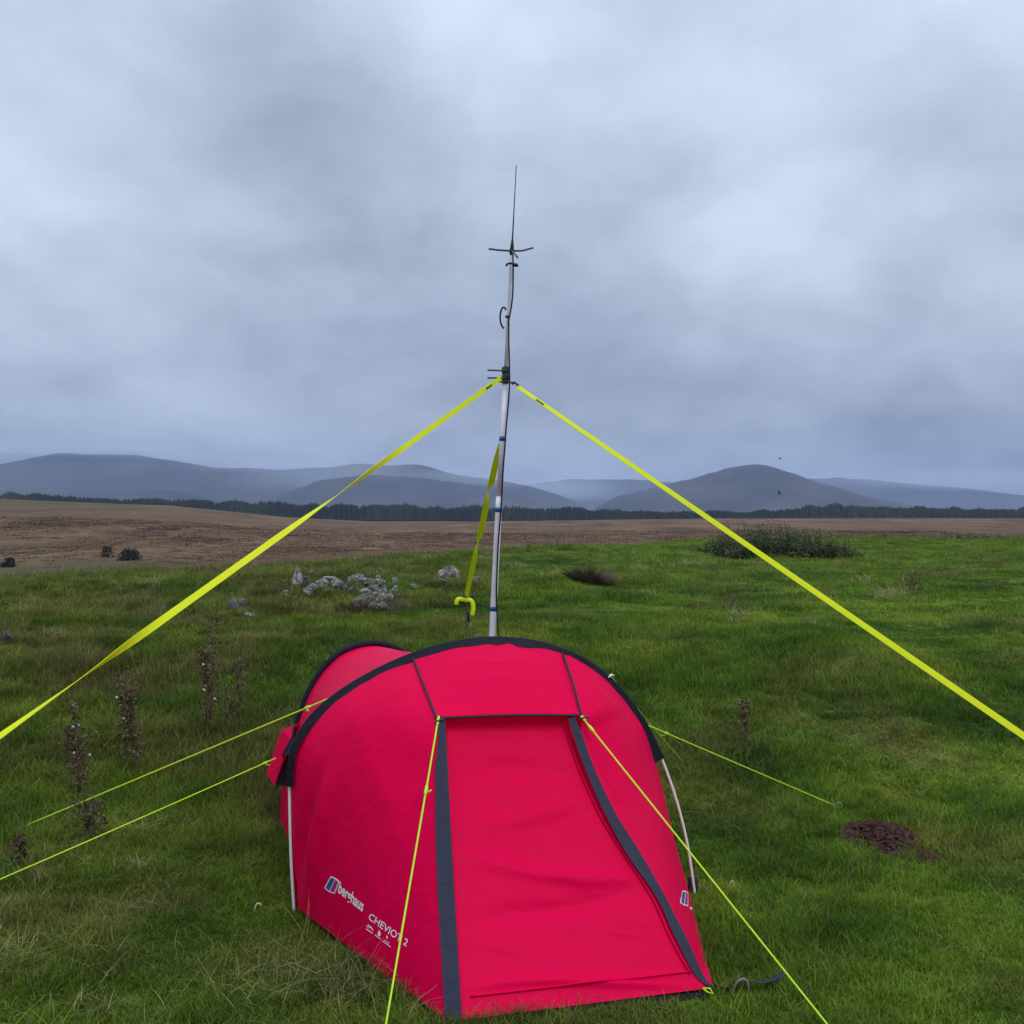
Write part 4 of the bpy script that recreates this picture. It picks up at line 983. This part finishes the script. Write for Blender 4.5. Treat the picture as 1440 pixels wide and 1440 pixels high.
# rough tussocks, thickest on the left
kt = [tuft_mesh('tussock_%d' % i, 110, .10, .06, .17, .0034, 1.5, 90+i, M_g) for i in range(3)]+[tuft_mesh('tussock_dry_%d' % i, 70, .09, .06, .16, .0032, 1.6, 95+i, M_st) for i in range(2)]
xa, ya = fan(2600, 2.6, 12); xb, yb = fan(4200, 12, 32); X = np.concatenate([xa, xb]); Y = np.concatenate([ya, yb]); k = clear(X, Y)
k &= RNG.rand(len(X)) < np.clip(.10+fbm(X*.7, Y*.7, 97)*2.4+np.clip(-X/5, -.15, .55)*(Y > 4.2), 0, 1); k &= ~((X > -1.3) & (X < .9) & (Y < 4.6))
px = 720+F*X/Y; k &= (np.hypot(X, Y)-crest(px)) < 4
X, Y = X[k], Y[k]; n = len(X); s = np.where(np.hypot(X, Y) > 12, 1.5, .9)*RNG.uniform(.6, 1.2, n)
scatter('tussock_grass', 'rough tussocky grass, thickest left of the tent', 'grass', kt, np.stack([X, Y, H(X, Y)-.01], 1), np.stack([RNG.uniform(-.25, .25, n), RNG.uniform(-.25, .25, n), RNG.uniform(0, 6.28, n)], 1), np.stack([s*1.2, s*1.2, s*.8], 1), np.where(RNG.rand(n) < .16, RNG.randint(3, 5, n), RNG.randint(0, 3, n)))
# rough brown grass of the moor
M_mg = simple('moor_grass_blades', (.10, .053, .024), .9, noise=(.01, (.23, .15, .075), .35, .65))
_t = M_mg.node_tree; _oi = N(_t, 'ShaderNodeObjectInfo')
for nd in _t.nodes:
    if nd.type == 'TEX_NOISE': nd.inputs['Scale'].default_value = .03; _t.links.new(_oi.outputs['Location'], nd.inputs['Vector'])
km = [tuft_mesh('moor_tuft_%d' % i, 40, .22, .08, .20, .02, 1.2, 120+i, M_mg) for i in range(3)]
xa, ya = fan(16000, 40, 130, .6); xb, yb = fan(24000, 130, 420, .6); X = np.concatenate([xa, xb]); Y = np.concatenate([ya, yb]); px = 720+F*X/Y; rr_ = np.hypot(X, Y)
k = ((rr_-crest(px)) > 14) & (RNG.rand(len(X)) < np.clip(.38+fbm(X/14, Y/30, 131)*1.5, .05, 1)); X, Y, rr_ = X[k], Y[k], rr_[k]; n = len(X); s = rr_/75*RNG.uniform(.6, 1.3, n)+.6
scatter('moor_grass', 'rough russet grass tufts across the brown moor', 'moor grass', km, np.stack([X, Y, H(X, Y)-.02], 1), np.stack([np.zeros(n), np.zeros(n), RNG.uniform(0, 6.28, n)], 1), np.stack([s*1.6, s*1.6, s*.55], 1), RNG.randint(0, 3, n))
# dry stalks
ks = [tuft_mesh('straw_%d' % i, 7, .05, .05, .13, .0020, 1.6, 50+i, M_st) for i in range(4)]
ks += [tuft_mesh('stray_%d' % i, 2, .03, .09, .20, .0015, 1.9, 70+i, M_st) for i in range(3)]
x1, y1 = fan(8500, 2.4, 14); x2, y2 = fan(6500, 14, 40)
x3 = RNG.normal(-.60, .2, 150); y3 = RNG.normal(3.40, .15, 150)      # long straw against the left foot of the tent
X = np.concatenate([x1, x2, x3]); Y = np.concatenate([y1, y2, y3]); k = clear(X, Y)
dd = fbm(X*.9, Y*.9, 95)*2.2+np.clip(-X/4, -.15, .5); keep = (RNG.rand(len(X)) < np.clip(.28+dd*.9, .05, 1)) | (np.arange(len(X)) >= 15000); k &= keep
px = 720+F*X/Y; k &= (np.hypot(X, Y)-crest(px)) < 6
X, Y = X[k], Y[k]; n = len(X); s = np.where(np.hypot(X, Y) > 14, 1.9, 1.0)*RNG.uniform(.6, 1.15, n)
scatter('dry_grass', 'pale dry stalks scattered through the green grass', 'grass', ks, np.stack([X, Y, H(X, Y)-.004], 1), np.stack([RNG.uniform(-.35, .35, n), RNG.uniform(-.35, .35, n), RNG.uniform(0, 6.28, n)], 1), np.stack([s, s, s], 1), RNG.randint(0, 7, n))

# ================================================================== haze
hb = MB().box((0, 0, 190), 9600, 9600, 235); M_hz = bpy.data.materials.new('haze_air'); M_hz.use_nodes = True; t = M_hz.node_tree; t.nodes.clear()
pv = N(t, 'ShaderNodeVolumePrincipled'); pv.inputs['Color'].default_value = (.50, .65, .98, 1); pv.inputs['Density'].default_value = .000105
mo = N(t, 'ShaderNodeOutputMaterial'); t.links.new(pv.outputs[0], mo.inputs['Volume'])
o_ = hb.build('haze', M_hz, smooth=False); tag(o_, 'thin rainy haze fading the distant hills', 'haze', kind='stuff')

# soft banks of low cloud on the hilltops
M_mist = bpy.data.materials.new('mist'); M_mist.use_nodes = True; t = M_mist.node_tree; t.nodes.clear()
pv = N(t, 'ShaderNodeVolumePrincipled'); pv.inputs['Color'].default_value = (.82, .90, 1, 1); pv.inputs['Density'].default_value = .00021
mo = N(t, 'ShaderNodeOutputMaterial'); t.links.new(pv.outputs[0], mo.inputs['Volume'])
bm = bmesh.new(); bmesh.ops.create_icosphere(bm, subdivisions=4, radius=1); mist_me = bpy.data.meshes.new('low_cloud'); bm.to_mesh(mist_me); bm.free(); mist_me.materials.append(M_mist)
for px, py, d, rx, ry, rz in ((95, 634, 5250, 420, 420, 42), (215, 640, 5150, 330, 380, 34), (-60, 645, 5200, 400, 400, 50), (465, 676, 4600, 330, 300, 90), (360, 655, 5000, 300, 300, 40), (770, 688, 6000, 330, 500, 60), (660, 672, 4700, 240, 260, 40), (1330, 676, 6800, 700, 500, 60)):
    for q in (1.45, 1.25, 1.05, .85, .62):
        o_ = bpy.data.objects.new('low_cloud', mist_me); COL.objects.link(o_); o_.location = P(px, py, d)+Vector((q*7, q*5, 0)); o_.scale = (rx*q, ry*q, rz*q)
        tag(o_, 'pale mist drifting over the far hills', 'mist', kind='stuff')
